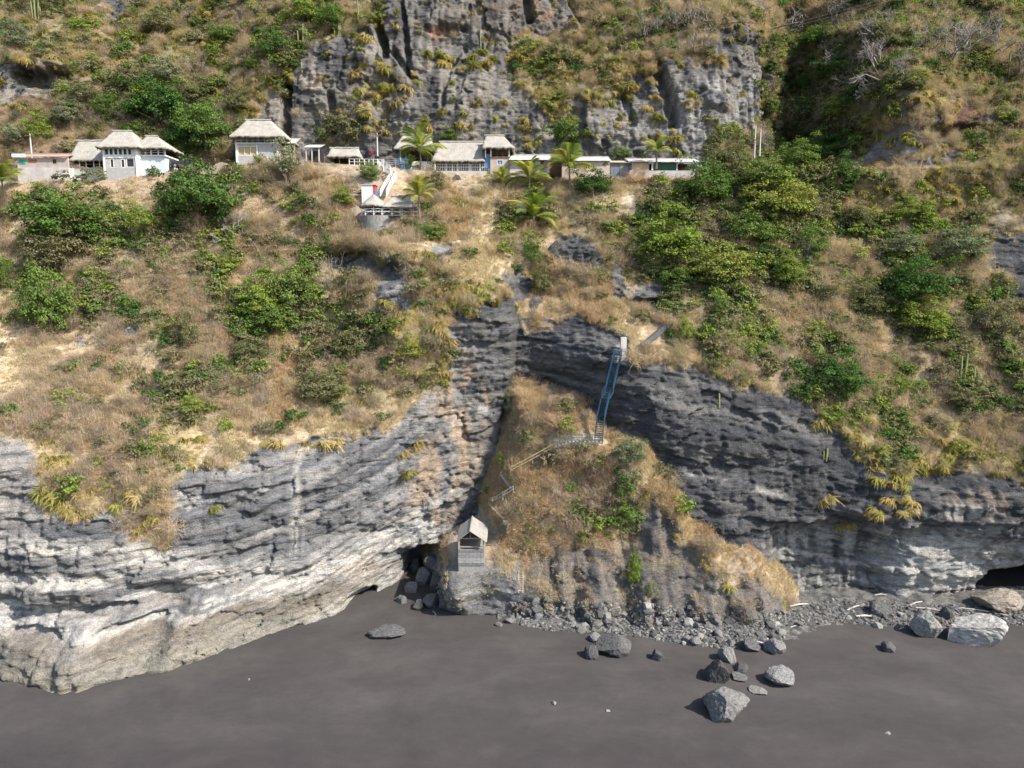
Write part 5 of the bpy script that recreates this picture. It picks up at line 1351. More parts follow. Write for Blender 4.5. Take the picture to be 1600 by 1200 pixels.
# 8 low thatch
Y = 143; H = house("low_thatched_hut", 512, 562, 254, Y, "low hut with sagging thatched roof behind the white fence", "hut")
thatch_roof(H, (xs_(511, 244, Y), xs_(562, 244, Y)), (Y - .8, Y + 5), zs_(243, Y - .8), xs_(516, 230, Y + 2), xs_(560, 230, Y + 2), zs_(231.5, Y + 2), seed=5); posts(H, (515, 530, 545, 558), Y - .2, 242, 258, WOODB, .15); part("back_wall", ROOM_SHADE, H, xs_(514, 245, Y), xs_(560, 245, Y), Y + 4, Y + 4.2, zs_(256, Y), zs_(243, Y))
# 9 house with blue posts
Y = 143; H = house("blue_post_house", 619, 656, 256, Y, "white house with thatched roof and blue posts half hidden by a coconut palm", "house")
x0, x1 = xs_(623, 245, Y), xs_(672, 245, Y)
part("wall", ROOM_SHADE, H, x0 + .2, x1, Y + 1.6, Y + 1.8, zs_(256, Y), zs_(231, Y)); part("parapet_wall", BLUEP, H, x0, x0 + 2.2, Y - .02, Y + .15, zs_(258, Y) - 1, zs_(246, Y)); part("floor_base", WHITE, H, x0 + 2.2, x1, Y - .02, Y + 1.6, zs_(262, Y) - 1, zs_(252, Y))
posts(H, (623.5, 634, 668), Y, 230, 256, BLUEP, .2); MB().box(x0 + .3, x0 + .46, Y - .11, Y - .005, zs_(256, Y), zs_(231, Y)).build("white_post", WHITE, H)
thatch_roof(H, (xs_(615, 231, Y), xs_(678, 231, Y)), (Y - .9, Y + 6), zs_(231, Y - .9), xs_(629, 210, Y + 2.5), xs_(672, 210, Y + 2.5), zs_(211, Y + 2.5), seed=6)
# 10 long thatched restaurant
Y = 141; H = house("thatched_restaurant", 676, 764, 275, Y, "long low thatched restaurant with white picket railing", "restaurant")
x0, x1 = xs_(678, 265, Y), xs_(765, 265, Y)
part("base_wall", CONC, H, x0, x1, Y - .1, Y + 7, zs_(275, Y) - 1.5, zs_(267, Y)); part("back_wall", ROOM_SHADE, H, x0, x1, Y + 6.8, Y + 7, zs_(267, Y) + .003, zs_(245, Y))
posts(H, (680, 697, 715, 733, 750, 763), Y + .1, 250, 267, WHITE_WOOD, .2)
railing(H, [(x0, Y - .02, zs_(266.8, Y)), (x1, Y - .02, zs_(266.8, Y))], 1.25, WHITE_WOOD, 2, .12, 4.2, .08, pickets=.33)
thatch_roof(H, (xs_(674, 252, Y), xs_(758, 252, Y)), (Y - .8, Y + 8), zs_(250.5, Y - .8), xs_(687, 221, Y + 3.6), xs_(755, 221, Y + 3.6), zs_(222, Y + 3.6), seed=7)
# 11 lookout tower with balcony
Y = 140.5; H = house("lookout_tower", 757, 797, 270, Y, "square lookout tower with thatched roof over a brown railed balcony", "tower")
x0, x1 = xs_(766, 255, Y), xs_(796.5, 255, Y)
wall_with_openings(H, x0, x1, Y, zs_(270, Y) - 2.0, zs_(246, Y), [(xs_(777, 255, Y), xs_(785.5, 255, Y), zs_(257.5, Y), zs_(250, Y))], PINKW, frame=WHITE_WOOD, bars=1, glass=BLUEP)
part("side_panel", BLUEP, H, xs_(757.5, 250, Y), x0 - .003, Y + .3, Y + .5, zs_(262, Y), zs_(240, Y)); part("back_wall", ROOM_SHADE, H, x0, x1, Y + 4.5, Y + 4.7, zs_(246, Y) + .003, zs_(231, Y)); part("balcony_floor", WOODB, H, x0 - .1, x1 + .1, Y - .2, Y + 4.5, zs_(246, Y) + .003, zs_(244.8, Y))
posts(H, (758.5, 767, 795.5), Y - .05, 229, 246, WHITE_WOOD, .18); railing(H, [(x0 + .3, Y - .1, zs_(244.7, Y)), (x1 - .3, Y - .1, zs_(244.7, Y))], 1.0, WOODB, 3, .07, 1.2, .06)
thatch_roof(H, (xs_(753, 230, Y), xs_(803.5, 230, Y)), (Y - .9, Y + 6), zs_(229.5, Y - .8), xs_(758, 211, Y + 2.5), xs_(787, 211, Y + 2.5), zs_(212, Y + 2.5), seed=8)
# 12 pink rooms on a deck
Y = 140; H = house("pink_deck_rooms", 797, 858, 290, Y, "pink rendered rooms under a flat tin roof on a concrete deck with tall legs", "building")
x0, x1 = xs_(797, 260, Y), xs_(857.5, 260, Y)
wall_with_openings(H, x0, x1, Y, zs_(267, Y) + .003, zs_(249.5, Y), [(xs_(804.5, 255, Y), xs_(820, 255, Y), zs_(255.5, Y), zs_(251, Y)), (xs_(835, 255, Y), xs_(850, 255, Y), zs_(259, Y), zs_(251, Y))], PINKW, frame=WOODT, bars=1)
MB().box(xs_(836, 255, Y), xs_(844, 255, Y), Y - .05, Y - .035, zs_(258, Y), zs_(252, Y)).build("curtain", PALEBLUE, H)
part("deck_slab", CONC, H, x0 - .1, x1 + .15, Y - .15, Y + 6, zs_(270, Y), zs_(267, Y))
part("lower_wall", CONC, H, x0, xs_(828, 275, Y), Y - .02, Y + .2, zs_(284, Y) - 2, zs_(270, Y) - .003); part("back_wall", ROOM_SHADE, H, xs_(828, 275, Y) + .01, x1, Y + 2, Y + 2.2, zs_(290, Y) - 2, zs_(270, Y) - .003)  # the near-black sheet behind the legs stands for the shade under the deck
posts(H, (799, 830, 856), Y + .15, 270.2, 296, CONC, .3); tin_roof(H, x0 - .2, x1 + .5, Y - .8, Y + 6, zs_(249.5, Y - .8), zs_(241, Y + 6), TING)
# 13 dark shack, pink shack, blue shack, green panel shack
Y = 145; H = house("brown_roof_shack", 850, 886, 262, Y, "dark little shack with brown roof behind the coconut palms", "shack")
tin_roof(H, xs_(848, 246, Y), xs_(888, 246, Y), Y - .4, Y + 4, zs_(246.5, Y), zs_(240.5, Y + 4), TINB); part("wall", WOODB, H, xs_(850, 250, Y), xs_(886, 250, Y), Y, Y + 4, zs_(266, Y) - 1, zs_(246.5, Y) - .05)
Y = 141; H = house("pink_shack", 880, 953, 272, Y, "plain pinkish walled shack with grey tin roof right of the flat crowned tree", "shack")
x0, x1 = xs_(878, 260, Y), xs_(953, 260, Y)
wall_with_openings(H, x0, x1, Y, zs_(272, Y) - 1.5, zs_(251.5, Y), [(xs_(893, 258, Y), xs_(899, 258, Y), zs_(262, Y), zs_(255, Y))], PINKW, frame=WOODT); part("side_wall", PINKW, H, x1 - .2, x1 - .003, Y + .2, Y + 5, zs_(272, Y), zs_(251.5, Y)); tin_roof(H, x0 - .3, x1 + .2, Y - .5, Y + 5, zs_(251.5, Y), zs_(244, Y + 5), TING)
Y = 141.5; H = house("blue_grey_shack", 954, 988, 273, Y, "low blue grey boarded shack between the pink shack and the green panel shack", "shack")
bw = pm("blue_grey_boards", (.15, .17, .20), .85, .2, 2)
for k in range(6):
    a = xs_(954 + k * 5.6, 262, Y); b = xs_(954 + (k + 1) * 5.6, 262, Y); MB().box(a + .02, b - .02, Y - .02 * (k % 2), Y + .08, zs_(273, Y) - 1.3, zs_(254.5, Y)).build("plank", bw, H)
tin_roof(H, xs_(952, 254, Y), xs_(988, 254, Y), Y - .4, Y + 4, zs_(254, Y), zs_(251, Y + 4), pm("dry_palm_roof", (.42, .34, .22), .9, .25, 3)); part("door", pm("weathered_grey_wood", (.22, .21, .2), .9, .2, 2), H, xs_(969, 262, Y), xs_(975, 262, Y), Y - .08, Y - .03, zs_(272, Y), zs_(256, Y))
Y = 140.5; H = house("green_panel_shack", 984, 1092, 280, Y, "long tin roofed shack with dark green front panel at the right end", "shack")
x0, x1 = xs_(987, 265, Y), xs_(1086, 265, Y)
part("base_wall", CONC, H, xs_(1014, 265, Y), x1, Y - .05, Y + 5, zs_(280, Y) - 1.5, zs_(266.5, Y)); part("front_wall", PINKW, H, x0, xs_(1014, 265, Y) - .01, Y - .03, Y + .2, zs_(280, Y) - 1.5, zs_(252, Y))
MB().box(xs_(990, 260, Y), xs_(1012, 260, Y), Y - .08, Y - .035, zs_(265, Y), zs_(255, Y)).build("shutter", WOODT, H); part("post", WHITE, H, xs_(1018, 262, Y), xs_(1020.5, 262, Y), Y - .1, Y + .1, zs_(266, Y), zs_(252, Y))
for k in range(3):
    a, b = xs_(1022 + k * 11.8, 260, Y), xs_(1022 + (k + 1) * 11.8, 260, Y); MB().box(a + .02, b - .02, Y + .02, Y + .06, zs_(265.5, Y), zs_(254, Y)).build("green_panel", GREENP, H)
part("back_wall", ROOM_SHADE, H, x0, x1, Y + 4.8, Y + 5, zs_(266.5, Y) + .003, zs_(250, Y)); posts(H, (1058, 1086), Y, 252, 266.6, WHITE_WOOD, .18)
for k in range(4): MB().box(xs_(1062 + 5.6 * k, 262, Y), xs_(1065.5 + 5.6 * k, 262, Y), Y + 1.5, Y + 1.9, zs_(266.5, Y) + .003, zs_(262 - k % 2, Y)).build("crate_stack", WOODB, H)
tin_roof(H, xs_(982, 252, Y), xs_(1092.5, 252, Y), Y - .7, Y + 5, zs_(252.5, Y - .7), zs_(247, Y + 5), TING)
part("retaining_wall", CONC, H, xs_(984, 280, Y), xs_(988, 280, Y), Y - .06, Y + 1, zs_(279, Y) - 1, zs_(266, Y))

# parked cars
TYRE = pm("tyre_rubber", (.03, .03, .03), .9, .1, 4); RIM = pm("wheel_rim", (.35, .35, .36), .35, .1, 4, metal=.6)
LAMPG = pm("headlight_glass", (.6, .62, .64), .15, .05, 4)
def car(u, v, Y, mat, label, rz, L=4.3):
    p = W(u, v, Y); root = empty("parked_car", (p[0], Y, p[2]), label, "car", "cars parked on the terrace", rz)
    w = 1.72; prof = [(-.5, .28), (-.5, .62), (-.46, .74), (-.24, .80), (-.10, 1.0), (-.05, 1.0), (.30, 1.0), (.44, .82), (.5, .76), (.5, .28)]
    low = [(x * L, z) for x, z in ((-.5, .28), (-.505, .55), (-.47, .76), (-.22, .86), (.40, .88), (.49, .80), (.5, .28))]
    def prism(pr, wy, inset=0):
        V = [(x, -wy / 2 + (inset if z > .9 else 0), z) for x, z in pr] + [(x, wy / 2 - (inset if z > .9 else 0), z) for x, z in pr]; n = len(pr)
        return V, [tuple(range(n))[::-1], tuple(range(n, 2 * n))] + [(k, (k + 1) % n, n + (k + 1) % n, n + k) for k in range(n)]
    def put(nm, VF, m, par=root):
        me = bpy.data.meshes.new(nm); me.from_pydata(VF[0], [], VF[1]); me.update(); me.materials.append(m); return link(nm, me, None, par)
    put("body", prism(low, w), mat); cab = [(-.20 * L, .87), (-.07 * L, 1.36), (.20 * L, 1.42), (.40 * L, .89)]
    put("window_glass", prism(cab, w - .06, .16), GLASSD); put("roof", prism([(-.075 * L, 1.37), (-.06 * L, 1.42), (.19 * L, 1.48), (.215 * L, 1.43)], w - .3, 0), mat)
    for sy in (-1, 1):
        put("headlight", ([(-.503 * L, sy * .55 + dy, z) for dy in (-.16, .16) for z in (.58, .72)] + [(-.46 * L, sy * .55 + dy, z) for dy in (-.16, .16) for z in (.58, .735)], [(0, 1, 3, 2), (4, 6, 7, 5), (0, 4, 5, 1), (2, 3, 7, 6), (1, 5, 7, 3), (0, 2, 6, 4)]), LAMPG)
        for sx in (-.31, .31):
            V, Fc = [], []
            for k in range(14):
                a = 2 * math.pi * k / 14; V += [(sx * L + .33 * math.cos(a), sy * (w / 2 - .16), .33 + .33 * math.sin(a)), (sx * L + .33 * math.cos(a), sy * (w / 2 + .03), .33 + .33 * math.sin(a))]
            Fc = [(2 * k, 2 * k + 1, (2 * k + 3) % 28, (2 * k + 2) % 28) for k in range(14)] + [tuple(2 * k + 1 for k in range(14)), tuple(2 * k for k in range(14))[::-1]]
            t = put("wheel", (V, Fc), TYRE); y = sy * (w / 2 + .036)
            put("rim", ([(sx * L + .2 * math.cos(6.283 * k / 10), y, .33 + .2 * math.sin(6.283 * k / 10)) for k in range(10)], [tuple(range(10))]), RIM, t)
    return root
car(287, 262.5, 141.5, pm("black_car_paint", (.02, .021, .025), .25, .1, 2), "black car parked under the leafy tree, right of the two", .25)
car(268, 263.5, 143.5, pm("dark_grey_car_paint", (.05, .053, .058), .3, .1, 2), "dark grey car partly behind the black one beside the tower", -.6, 4.0)

# white fences and zigzag steps to the lookout
def G(u, v, up=.0, out=.0):
    p = hit(u, v); return Vector((p.x, p.y - out, p.z + up))
def fence(name, pix, h, label, Y, **k):
    P = [W(u, v, Y) for u, v in pix]; root = empty(name, P[0], label, "fence"); railing(root, P, h, WHITE_WOOD, **k); return root
fence("white_fence", [(546, 258), (570, 258), (597, 259)], 1.15, "white post and rail fence in front of the low thatched hut", 139.2, rails=2, step=.9, post=.13)
fence("white_fence", [(604, 261), (618, 260), (632, 263)], 1.1, "short white rail fence left of the coconut palm", 139.0, rails=3, step=1.6, post=.13)
fence("white_fence", [(650, 263), (664, 262), (680, 266)], 1.0, "white rail fence between the coconut palm and the long restaurant", 139.0, rails=3, step=1.7, post=.13)
def stairs(name, pts, width, mat_t, mat_r, label, cat, h=.95, step=.32, rails=1, stringer=True, step_post=1.3, both=True, rail=.07):
    root = empty(name, pts[0], label, cat)
    for k in range(len(pts) - 1):
        a, b = Vector(pts[k]), Vector(pts[k + 1]); d = b - a; hd = Vector((d.x, d.y, 0)); 
        side = Vector((-hd.y, hd.x, 0)).normalized() if hd.length > .3 else Vector((1, 0, 0))
        if abs(side.x) < .5 and abs(d.z) > 1.2 * hd.length: side = Vector((1, 0, 0))
        n = max(2, int(d.length / step)); fw = hd.normalized() if hd.length > .1 else Vector((0, 1, 0))
        for i in range(n):
            c = a.lerp(b, (i + .5) / n); dd = fw * .14
            MB().bar(c - side * width / 2, c + side * width / 2, .30 if abs(fw.dot(side)) < .9 else .2, .06).build("tread", mat_t, root)
        for s_ in ((-1, 1) if both else (1,)):
            e = side * (width / 2 + .04) * s_
            if stringer: MB().bar(a + e, b + e, .07, .20).build("stringer", mat_r, root)
            m = max(1, int(round(d.length / step_post)))
            for i in range(m + 1):
                c = a.lerp(b, i / m) + e * 1.02; MB().bar(c + Vector((0, 0, -.1)), c + Vector((0, 0, h)), .06).build("post", mat_r, root)
            for r in range(rails):
                zz = h * (1 - r / max(rails, 1) * .95); MB().bar(a + e + Vector((0, 0, zz)), b + e + Vector((0, 0, zz)), rail).build("handrail", mat_r, root)
    return root
zig = [G(595, 259, .25, .5), G(606, 272, .3, .6), G(617, 281, .35, .7), G(607, 296, .35, .8), G(600, 310, .3, .7)]
stairs("white_zigzag_steps", zig, 1.1, CONC, WHITE_WOOD, "white railed zigzag steps going down to the thatched lookout", "steps", 1.0, .36, 2, True, 1.0, True, .09)

# thatched lookout below the terrace
p0 = hit(600, 345); Y = p0.y - 2.2; zd = zs_(336, Y, 600)
H = empty("thatched_lookout", (xs_(606, 336, Y), Y, zd), "thatched lookout deck with crossed white railing on a round stone wall", "lookout")
V, Fc = [], []; cx, rr = xs_(588, 340, Y + 2.4), (xs_(612, 340, Y) - xs_(565, 340, Y)) / 2
lo = [(cx + rr * 1.04 * math.cos(a), Y + 2.4 + 2.4 * math.sin(a)) for a in np.linspace(math.pi, 2 * math.pi, 15)]
B = MB(); n = len(lo); B.V = [(x, y, zd - 3.2) for x, y in lo] + [(x, y, zd) for x, y in lo]; B.F = [(k, k + 1, n + k + 1, n + k) for k in range(n - 1)] + [tuple(range(n, 2 * n))]; B.build("stone_wall", STONEW, H)
part("deck", CONC, H, cx - rr * .98, xs_(660, 336, Y + 1), Y + 1.2, Y + 5.5, zd + .004, zd + .14)
for u in (628, 645, 658): MB().box(xs_(u, 340, Y + 1.4) - .12, xs_(u, 340, Y + 1.4) + .12, Y + 1.3, Y + 1.55, zd - 2.5, zd).build("deck_leg", CONC, H)
rail_pts = [(cx - rr * .95, Y + 2.0, zd + .14), (cx - rr * .6, Y + .75, zd + .14), (cx + rr * .5, Y + .7, zd + .14), (xs_(628, 336, Y + 1), Y + 1.25, zd + .14), (xs_(656, 336, Y + 1), Y + 1.3, zd + .14)]
railing(H, rail_pts, 1.05, WHITE_WOOD, 2, .10, 1.5, .07, True)
for u, y in ((570, 2.2), (584, .9), (598, 1.2), (606, 4.6), (625, 1.6), (646, 1.7), (576, 4.8)): MB().box(xs_(u, 330, Y + y) - .08, xs_(u, 330, Y + y) + .08, Y + y - .08, Y + y + .08, zd + .14, zs_(318, Y + y)).build("post", WHITE_WOOD, H)
part("counter", WOODB, H, xs_(578, 330, Y + 3.4), xs_(598, 330, Y + 3.4), Y + 3.2, Y + 3.8, zd + .144, zd + 1.1)
def cone_roof(parent, c, r, zlow, zhigh, seed):
    R_ = rs(800 + seed); n = 40; V, Q = [], []; prof = [(0.04, 1), (.25, .80), (.6, .42), (.9, .08), (1.0, 0), (.98, -.22), (.8, .05)]
    for f, t in prof:
        for k in range(n):
            a = 2 * math.pi * k / n; q = r * f * (1 + .05 * R_.standard_normal() * f); V.append((c[0] + q * math.cos(a) - parent.location.x, c[1] + q * math.sin(a) - parent.location.y, zlow + (zhigh - zlow) * t + .05 * R_.standard_normal() - parent.location.z))
    for j in range(len(prof) - 1):
        for k in range(n): Q.append((j * n + k, j * n + (k + 1) % n, (j + 1) * n + (k + 1) % n, (j + 1) * n + k))
    me = np_mesh("thatch_roof", V, Q); me.materials.append(THATCH); return link("thatch_roof", me, None, parent)
cone_roof(H, (xs_(584, 318, Y + 2.6), Y + 2.6), (xs_(606, 320, Y + 2.6) - xs_(563, 320, Y + 2.6)) / 2, zs_(320, Y + 1), zs_(304, Y + 2.6), 1)
thatch_roof(H, (xs_(597, 323, Y + 1), xs_(652, 323, Y + 1)), (Y + .4, Y + 5.4), zs_(323, Y + .8), xs_(612, 306, Y + 3), xs_(640, 306, Y + 3), zs_(307, Y + 3), .3, seed=12)
# kiosk
q = hit(576, 309); Y = q.y - 1.0; H = house("white_kiosk", 565, 588, 309, Y, "tiny white kiosk with a red stripe behind the thatched lookout", "kiosk")
x0, x1, xr = xs_(565, 300, Y), xs_(582.5, 300, Y), xs_(586, 300, Y)
part("wall", WHITE, H, x0, x1, Y, Y + 2.2, zs_(308, Y) - 1, zs_(289, Y)); part("red_panel", REDP, H, x1 + .003, xr, Y + .02, Y + 2.2, zs_(306, Y) - 1, zs_(288.5, Y)); part("blue_panel", BLUEP, H, xr + .003, xr + .35, Y + .1, Y + 2.2, zs_(306, Y) - 1, zs_(296, Y)); part("roof", TING, H, x0 - .12, xr + .2, Y - .15, Y + 2.3, zs_(289, Y) + .003, zs_(288, Y))
MB().bar((xs_(551, 300, Y), Y + .5, zs_(299, Y)), (x0 - .01, Y + .5, zs_(299, Y)), .08).bar((xs_(551, 304, Y), Y + .5, zs_(304, Y)), (x0 - .01, Y + .5, zs_(304, Y)), .08).build("side_rail", WHITE_WOOD, H)
o = part("concrete_block", CONC, None, xs_(807, 325, 129.5), xs_(822, 325, 129.5), 129.0, 131.5, zs_(327, 129.5) - .8, zs_(317.5, 129.5)); tag(o, "small pale concrete block left of the lowest coconut palm", "block")

# blue metal stairs on the cliff
BLUES = pm("blue_steel", (.022, .06, .105), .45, .2, 3); BLUEG = pm("blue_grey_steel", (.09, .135, .16), .5, .2, 3)
def clear_line(pix, off):
    """stair nodes just in front of the rock along the sight of the photo positions"""
    return [G(u, v, .1, off) for u, v in pix]
def even(pix, off0, off1):
    a = hit(*pix[0]); b = hit(*pix[-1]); out = []
    for k, (u, v) in enumerate(pix):
        t = k / (len(pix) - 1); Yk = (a.y - off0) * (1 - t) + (b.y - off1) * t; out.append(Vector(W(u, v, Yk)))
    return out
def front(pts, gap=.45):
    """push a straight run outwards until no point of it lies in the rock"""
    worst = 0
    for k in range(len(pts) - 1):
        for t in np.linspace(0, 1, 12):
            p = pts[k].lerp(pts[k + 1], t); worst = max(worst, p.y + gap - float(ground_y(p.x, p.z)))
    return [p - Vector((0, worst, 0)) if worst > 0 else p for p in pts]
run = front([Vector(W(966, 554, 106.5)), Vector(W(959, 582, 105.2)), Vector(W(952, 612, 104.0)), Vector(W(946, 623, 103.7)), Vector(W(939, 655, 102.7)), Vector(W(935, 689, 101.6))], .35)
stairs("blue_metal_staircase", run, 1.05, BLUES, BLUES, "steep blue metal staircase bolted to the dark cliff above the mound", "staircase", .95, .30, 2, True, 1.1)
def G2(u, v, up, out): return G(u, v, up, out)
land = [Vector((run[-1].x + .6, run[-1].y - .1, run[-1].z - .1)), Vector(W(893, 689.5, run[-1].y + .2)), Vector(W(866, 697, run[-1].y + .1))]
land = front(land, .7)
stairs("blue_footbridge", land, 1.0, CONC, BLUEG, "short walkway with blue grey railing from the stairs' foot across the mound's crest", "walkway", 1.0, .5, 2, True, 1.6)
def rail_run(name, pix, mat, label, h=1.0, off=1.0, rails=2, step=2.0):
    P = [G(u, v, .0, off) for u, v in pix]; root = empty(name, P[0], label, "handrail"); railing(root, P, h, mat, rails=rails, step=step, post=.09, rail=.11); return root
rail_run("bamboo_handrail", [(866, 700), (832, 719), (798, 737)], WOODT, "bamboo handrail down the left side of the mound below the walkway")
rail_run("grey_handrail", [(802, 766), (786, 776), (770, 785)], pm("weathered_pole", (.36, .34, .31), .9, .15, 3), "weathered pole handrail in the middle of the mound's left rim")
rail_run("blue_handrail", [(793, 824), (780, 832), (766, 836)], BLUEG, "short blue grey railing just above the hut on the rock")
def path_steps(pix, label, width=.9):
    P = [G(u, v, .06, .2) for u, v in pix]; root = empty("earth_steps", P[0], label, "steps"); m = pm("worn_earth_steps", (.40, .35, .29), .95, .15, 3)
    for k in range(len(P) - 1):
        n = max(2, int((P[k + 1] - P[k]).length / .4))
        for i in range(n):
            c = P[k].lerp(P[k + 1], i / n); c = Vector((c.x, float(ground_y(c.x, c.z)) - .15, c.z)); MB().box(c.x - width / 2, c.x + width / 2, c.y - .25, c.y + .5, c.z - .2, c.z + .06 + .03 * (i % 2)).build("step", m, root)
path_steps([(786, 741), (794, 752), (803, 764)], "worn earth steps between the bamboo and the weathered handrail")
path_steps([(768, 786), (778, 797), (789, 808), (795, 822)], "worn earth steps above the short blue grey railing")
path_steps([(866, 699), (834, 716), (800, 734)], "earth path under the bamboo handrail", .7)
st = [G(1043, 508, .2, .35), G(1022, 526, .2, .4), G(1000, 543, .2, .4)]
root = empty("stone_steps", st[0], "dark stone steps descending to the white gatepost above the blue staircase", "steps"); DS = pm("dark_stone_tread", (.13, .13, .13), .9, .25, 3)
for k in range(2):
    for i in range(10):
        c = st[k].lerp(st[k + 1], i / 10); MB().box(c.x - .55, c.x + .55, c.y - .35, c.y + .4, c.z - .25, c.z + .03).build("step", DS, root)
gp = G(970, 556, 0, .3); root = empty("concrete_gatepost", gp, "white stained concrete pier at the top of the blue staircase", "pier")
zz = zs_(527, gp.y, 970); MB().box(gp.x - .1, gp.x + .75, gp.y - .3, gp.y + .5, gp.z - .8, zz).build("pier", pm("white_stained_concrete", (.46, .45, .43), .9, .15, 1.5), root); MB().box(gp.x - 1.3, gp.x + .9, gp.y - .5, gp.y + .7, gp.z - .9, gp.z + .02 ).build("landing_slab", CONC, root)
for dx in (-1.2, .85): MB().bar((gp.x + dx, gp.y - .45, gp.z), (gp.x + dx, gp.y - .45, gp.z + 1.1), .07).build("post", BLUEG, root)
MB().bar((gp.x - 1.2, gp.y - .45, gp.z + 1.05), (gp.x + .85, gp.y - .45, gp.z + 1.05), .06).build("rail", BLUEG, root)

# hut on the rock
Y = 95.6; H = empty("beach_hut", (xs_(737, 880, Y), Y, zs_(880, Y)), "small gabled hut of blocks and boards standing on the rock above the beach", "hut")
x0, x1 = xs_(716, 868, Y), xs_(757, 868, Y); xm = xs_(735, 850, Y); zf, zw, ze, za = zs_(884, Y), zs_(859, Y), zs_(842, Y), zs_(829, Y); L = 5.2
BLK = [pm("lava_block_%s" % n_, c, .95, .25, 4, (1, 1, 1), .02) for n_, c in (("dark", (.16, .157, .155)), ("mid", (.22, .217, .21)), ("light", (.28, .275, .265)))]
bwd, bh = (x1 - x0) / 7, (zw - zf) / 6
bm_ = MB().box(0, bwd - .03, 0, .22, 0, bh - .03)
meshes = []
for k in range(3):
    me = bpy.data.meshes.new("block"); me.from_pydata(bm_.V, [], bm_.F); me.update(); me.materials.append(BLK[k]); meshes.append(me)
wl2 = part("block_wall", pm("mortar", (.25, .245, .235), .95, .2, 4), H, x0 + .02, x1 - .02, Y + .06, Y + L, zf - .9, zw - .02)
for r_ in range(6):
    for c_ in range(7):
        o = link("block", meshes[(r_ * 5 + c_ * 3 + r_ // 2) % 3], None, wl2, (x0 + c_ * bwd - H.location.x + (.0 if r_ % 2 else .0), Y - .02 * ((r_ + c_) % 2) - H.location.y, zf + r_ * bh - H.location.z))
TIMB = pm("weathered_timber", (.27, .245, .22), .9, .2, 3, (1, 1, .3)); BOARD = pm("grey_roof_boards", (.27, .255, .235), .9, .15, 2.5, (1, .3, 1))
for x in (x0 + .12, x1 - .12):
    for y in (Y + .12, Y + L - .15): MB().box(x - .12, x + .12, y - .12, y + .12, zw, ze + .1).build("post", TIMB, H)
MB().box(x0 + .24, x1 - .24, Y + .03, Y + .15, zs_(855.5, Y), zs_(854, Y)).build("rail", TIMB, H); MB().box(x0 + .24, x1 - .24, Y + .03, Y + .15, ze - .05, ze + .1).build("tie_beam", TIMB, H)
part("back_wall", ROOM_SHADE, H, x0, x1, Y + L - .05, Y + L, zw, ze); part("side_wall", TIMB, H, x0 - .02, x0 + .1, Y + .3, Y + L - .3, zw, ze)
MB().bar((xs_(748, 850, Y), Y + 1.0, zw), (xs_(750, 845, Y), Y + 1.2, ze - .3), .35, .1).build("leaning_board", WOODT, H)
for sx, xe in ((-1, xs_(714, 842, Y)), (1, xs_(761, 845, Y))):
    n = 8
    for k in range(n):
        y0 = Y - .7 + k * (L + 1.2) / n; y1 = Y - .7 + (k + 1) * (L + 1.2) / n - .03; zl = ze - .15 - (.12 if sx > 0 else 0)
        B = MB(); t = .07; B.V = [(xm, y0, za + .1), (xm, y1, za + .1), (xe, y1, zl), (xe, y0, zl), (xm, y0, za + .1 + t), (xm, y1, za + .1 + t), (xe, y1, zl + t), (xe, y0, zl + t)]
        B.F = [(0, 1, 2, 3), (7, 6, 5, 4), (0, 4, 5, 1), (1, 5, 6, 2), (2, 6, 7, 3), (3, 7, 4, 0)]; B.build("roof_board", BOARD, H)
    MB().bar((xm, Y - .05, za + .02), (xe, Y - .05, ze - .2), .1, .12).build("rafter", TIMB, H)
MB().bar((xm, Y - .75, za + .2), (xm, Y + L + .5, za + .2), .16, .08).build("ridge_board", BOARD, H); MB().bar((xm, Y, ze), (xm, Y, za), .1).build("king_post", TIMB, H)
# wooden ladder up the rock
a, b = G(812, 925, .05, .25), G(814, 896, .1, .2); a = Vector((b.x - .05, min(a.y, b.y - .6), a.z))
H = empty("wooden_ladder", a, "wooden ladder leaning on the rock right of the hut", "ladder")
for s_ in (-.3, .3): MB().bar(a + Vector((s_, 0, 0)), b + Vector((s_, 0, .4)), .09).build("side_rail", WOODT, H)
for k in range(9):
    c = a.lerp(b + Vector((0, 0, .3)), (k + .7) / 9.5); MB().bar(c - Vector((.27, 0, 0)), c + Vector((.27, 0, 0)), .07).build("rung", WOODT, H)

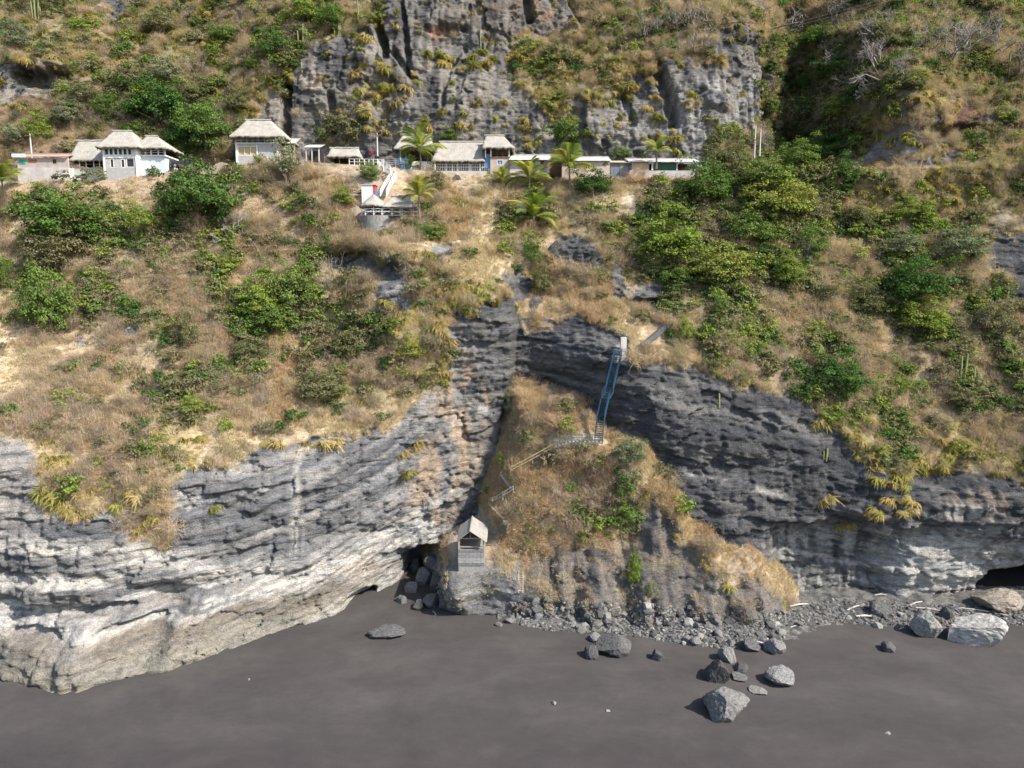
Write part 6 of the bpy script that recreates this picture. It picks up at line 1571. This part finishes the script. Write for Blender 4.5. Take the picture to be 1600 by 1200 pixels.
# poles and wires
POLE = pm("concrete_pole", (.45, .44, .42), .8, .1, 2)
def pole(u, v0, v1, Y, label, tank=False):
    x, zt2 = XZ(u, v0, Y); z0 = zs_(v1, Y, u); root = empty("utility_pole", (x, Y, z0), label, "utility pole", "utility poles")
    link("shaft", tube_mesh("shaft", [[((0, 0, -1), .16), ((0, 0, (zt2 - z0) * .5), .14), ((0, 0, zt2 - z0), .11)]], POLE, 8), None, root)
    MB().box(x - .9, x + .9, Y - .25, Y - .15, zt2 - .45, zt2 - .33).build("crossarm", WOODB, root)
    for dx in (-.75, 0, .75): MB().box(x + dx - .05, x + dx + .05, Y - .25, Y - .15, zt2 - .33, zt2 - .15).build("insulator", GLASSD, root)
    return x, Y, zt2
pole(46.5, 209, 240, 147, "slim white utility pole behind the pink roofed shed"); P1 = pole(1181, 190, 240, 146, "white utility pole at the right end of the shack row")
pole(1189, 195, 236, 149, "thinner utility pole behind the white one near the ravine"); pole(589, 208, 236, 146, "thin white pole beside the roof of the low thatched hut")
WIRE = pm("power_cable", (.16, .15, .15), .7, .1, 2)
for k, (A, B_) in enumerate((((985, 86, 152), (1420, -8, 150)), ((985, 82, 152), (1420, -14, 150)))):
    a = Vector(W(*A)); b = Vector(W(*B_)); pts = [(tuple(a.lerp(b, t) - Vector((0, 0, 5.0 * t * (1 - t))) - a), .022) for t in np.linspace(0, 1, 18)]
    o = link("power_cable", tube_mesh("power_cable", [pts], WIRE, 4), None, None, a); tag(o, ("lower" if k == 0 else "upper") + " thin power cable crossing the cliff top towards the upper right", "cable", "power cables")
# little bougainvillea by the fence
root = plant(581, 238, 26, 18, 'dshrub', "bougainvillea with pink flowers behind the white fence"); P = hit(581, 247)
PINK = leaf_mat("pink_flowers", [(0, (.45, .04, .16)), (1, (.5, .06, .2))])
fl = link("blossoms", plant_mesh("blossoms", [crown_parts(rs(901), 8, 26, .16, (1.1, 1, .6), .7, .3, .5)], PINK), None, root); fl.scale = (1.3, 1, 1.3)
root["category"] = "shrub"

# heap of bare earth beside the block house
gx, gy = np.meshgrid(np.linspace(-5.2, 5.2, 50), np.linspace(-2.4, 2.4, 26)); rr_ = np.hypot(gx / 5, gy / 2.2)
c0 = Vector(W(352, 268, 139.6)); gz = 2.0 * np.clip(1 - rr_, -.15, 1) ** .8 if False else 2.1 * np.clip(1 - rr_ ** 1.6, -.2, 1) * (.75 + .5 * fbm(gx / 2, gy / 2, 4)) + .12 * (fbm(gx / .5, gy / .5, 2) - .5) - .4
me = grid_mesh("earth_heap", gx, gy, gz, soil_colour({k: np.full(gx.shape, 1.0 if k == 'd' else 0.0) for k in SOIL}, gx + 50, gy) * .85, np.zeros(gx.shape)); tag(link("earth_heap", me, terrain, None, c0), "heap of bare brown earth left of the grey block house", "earth heap")
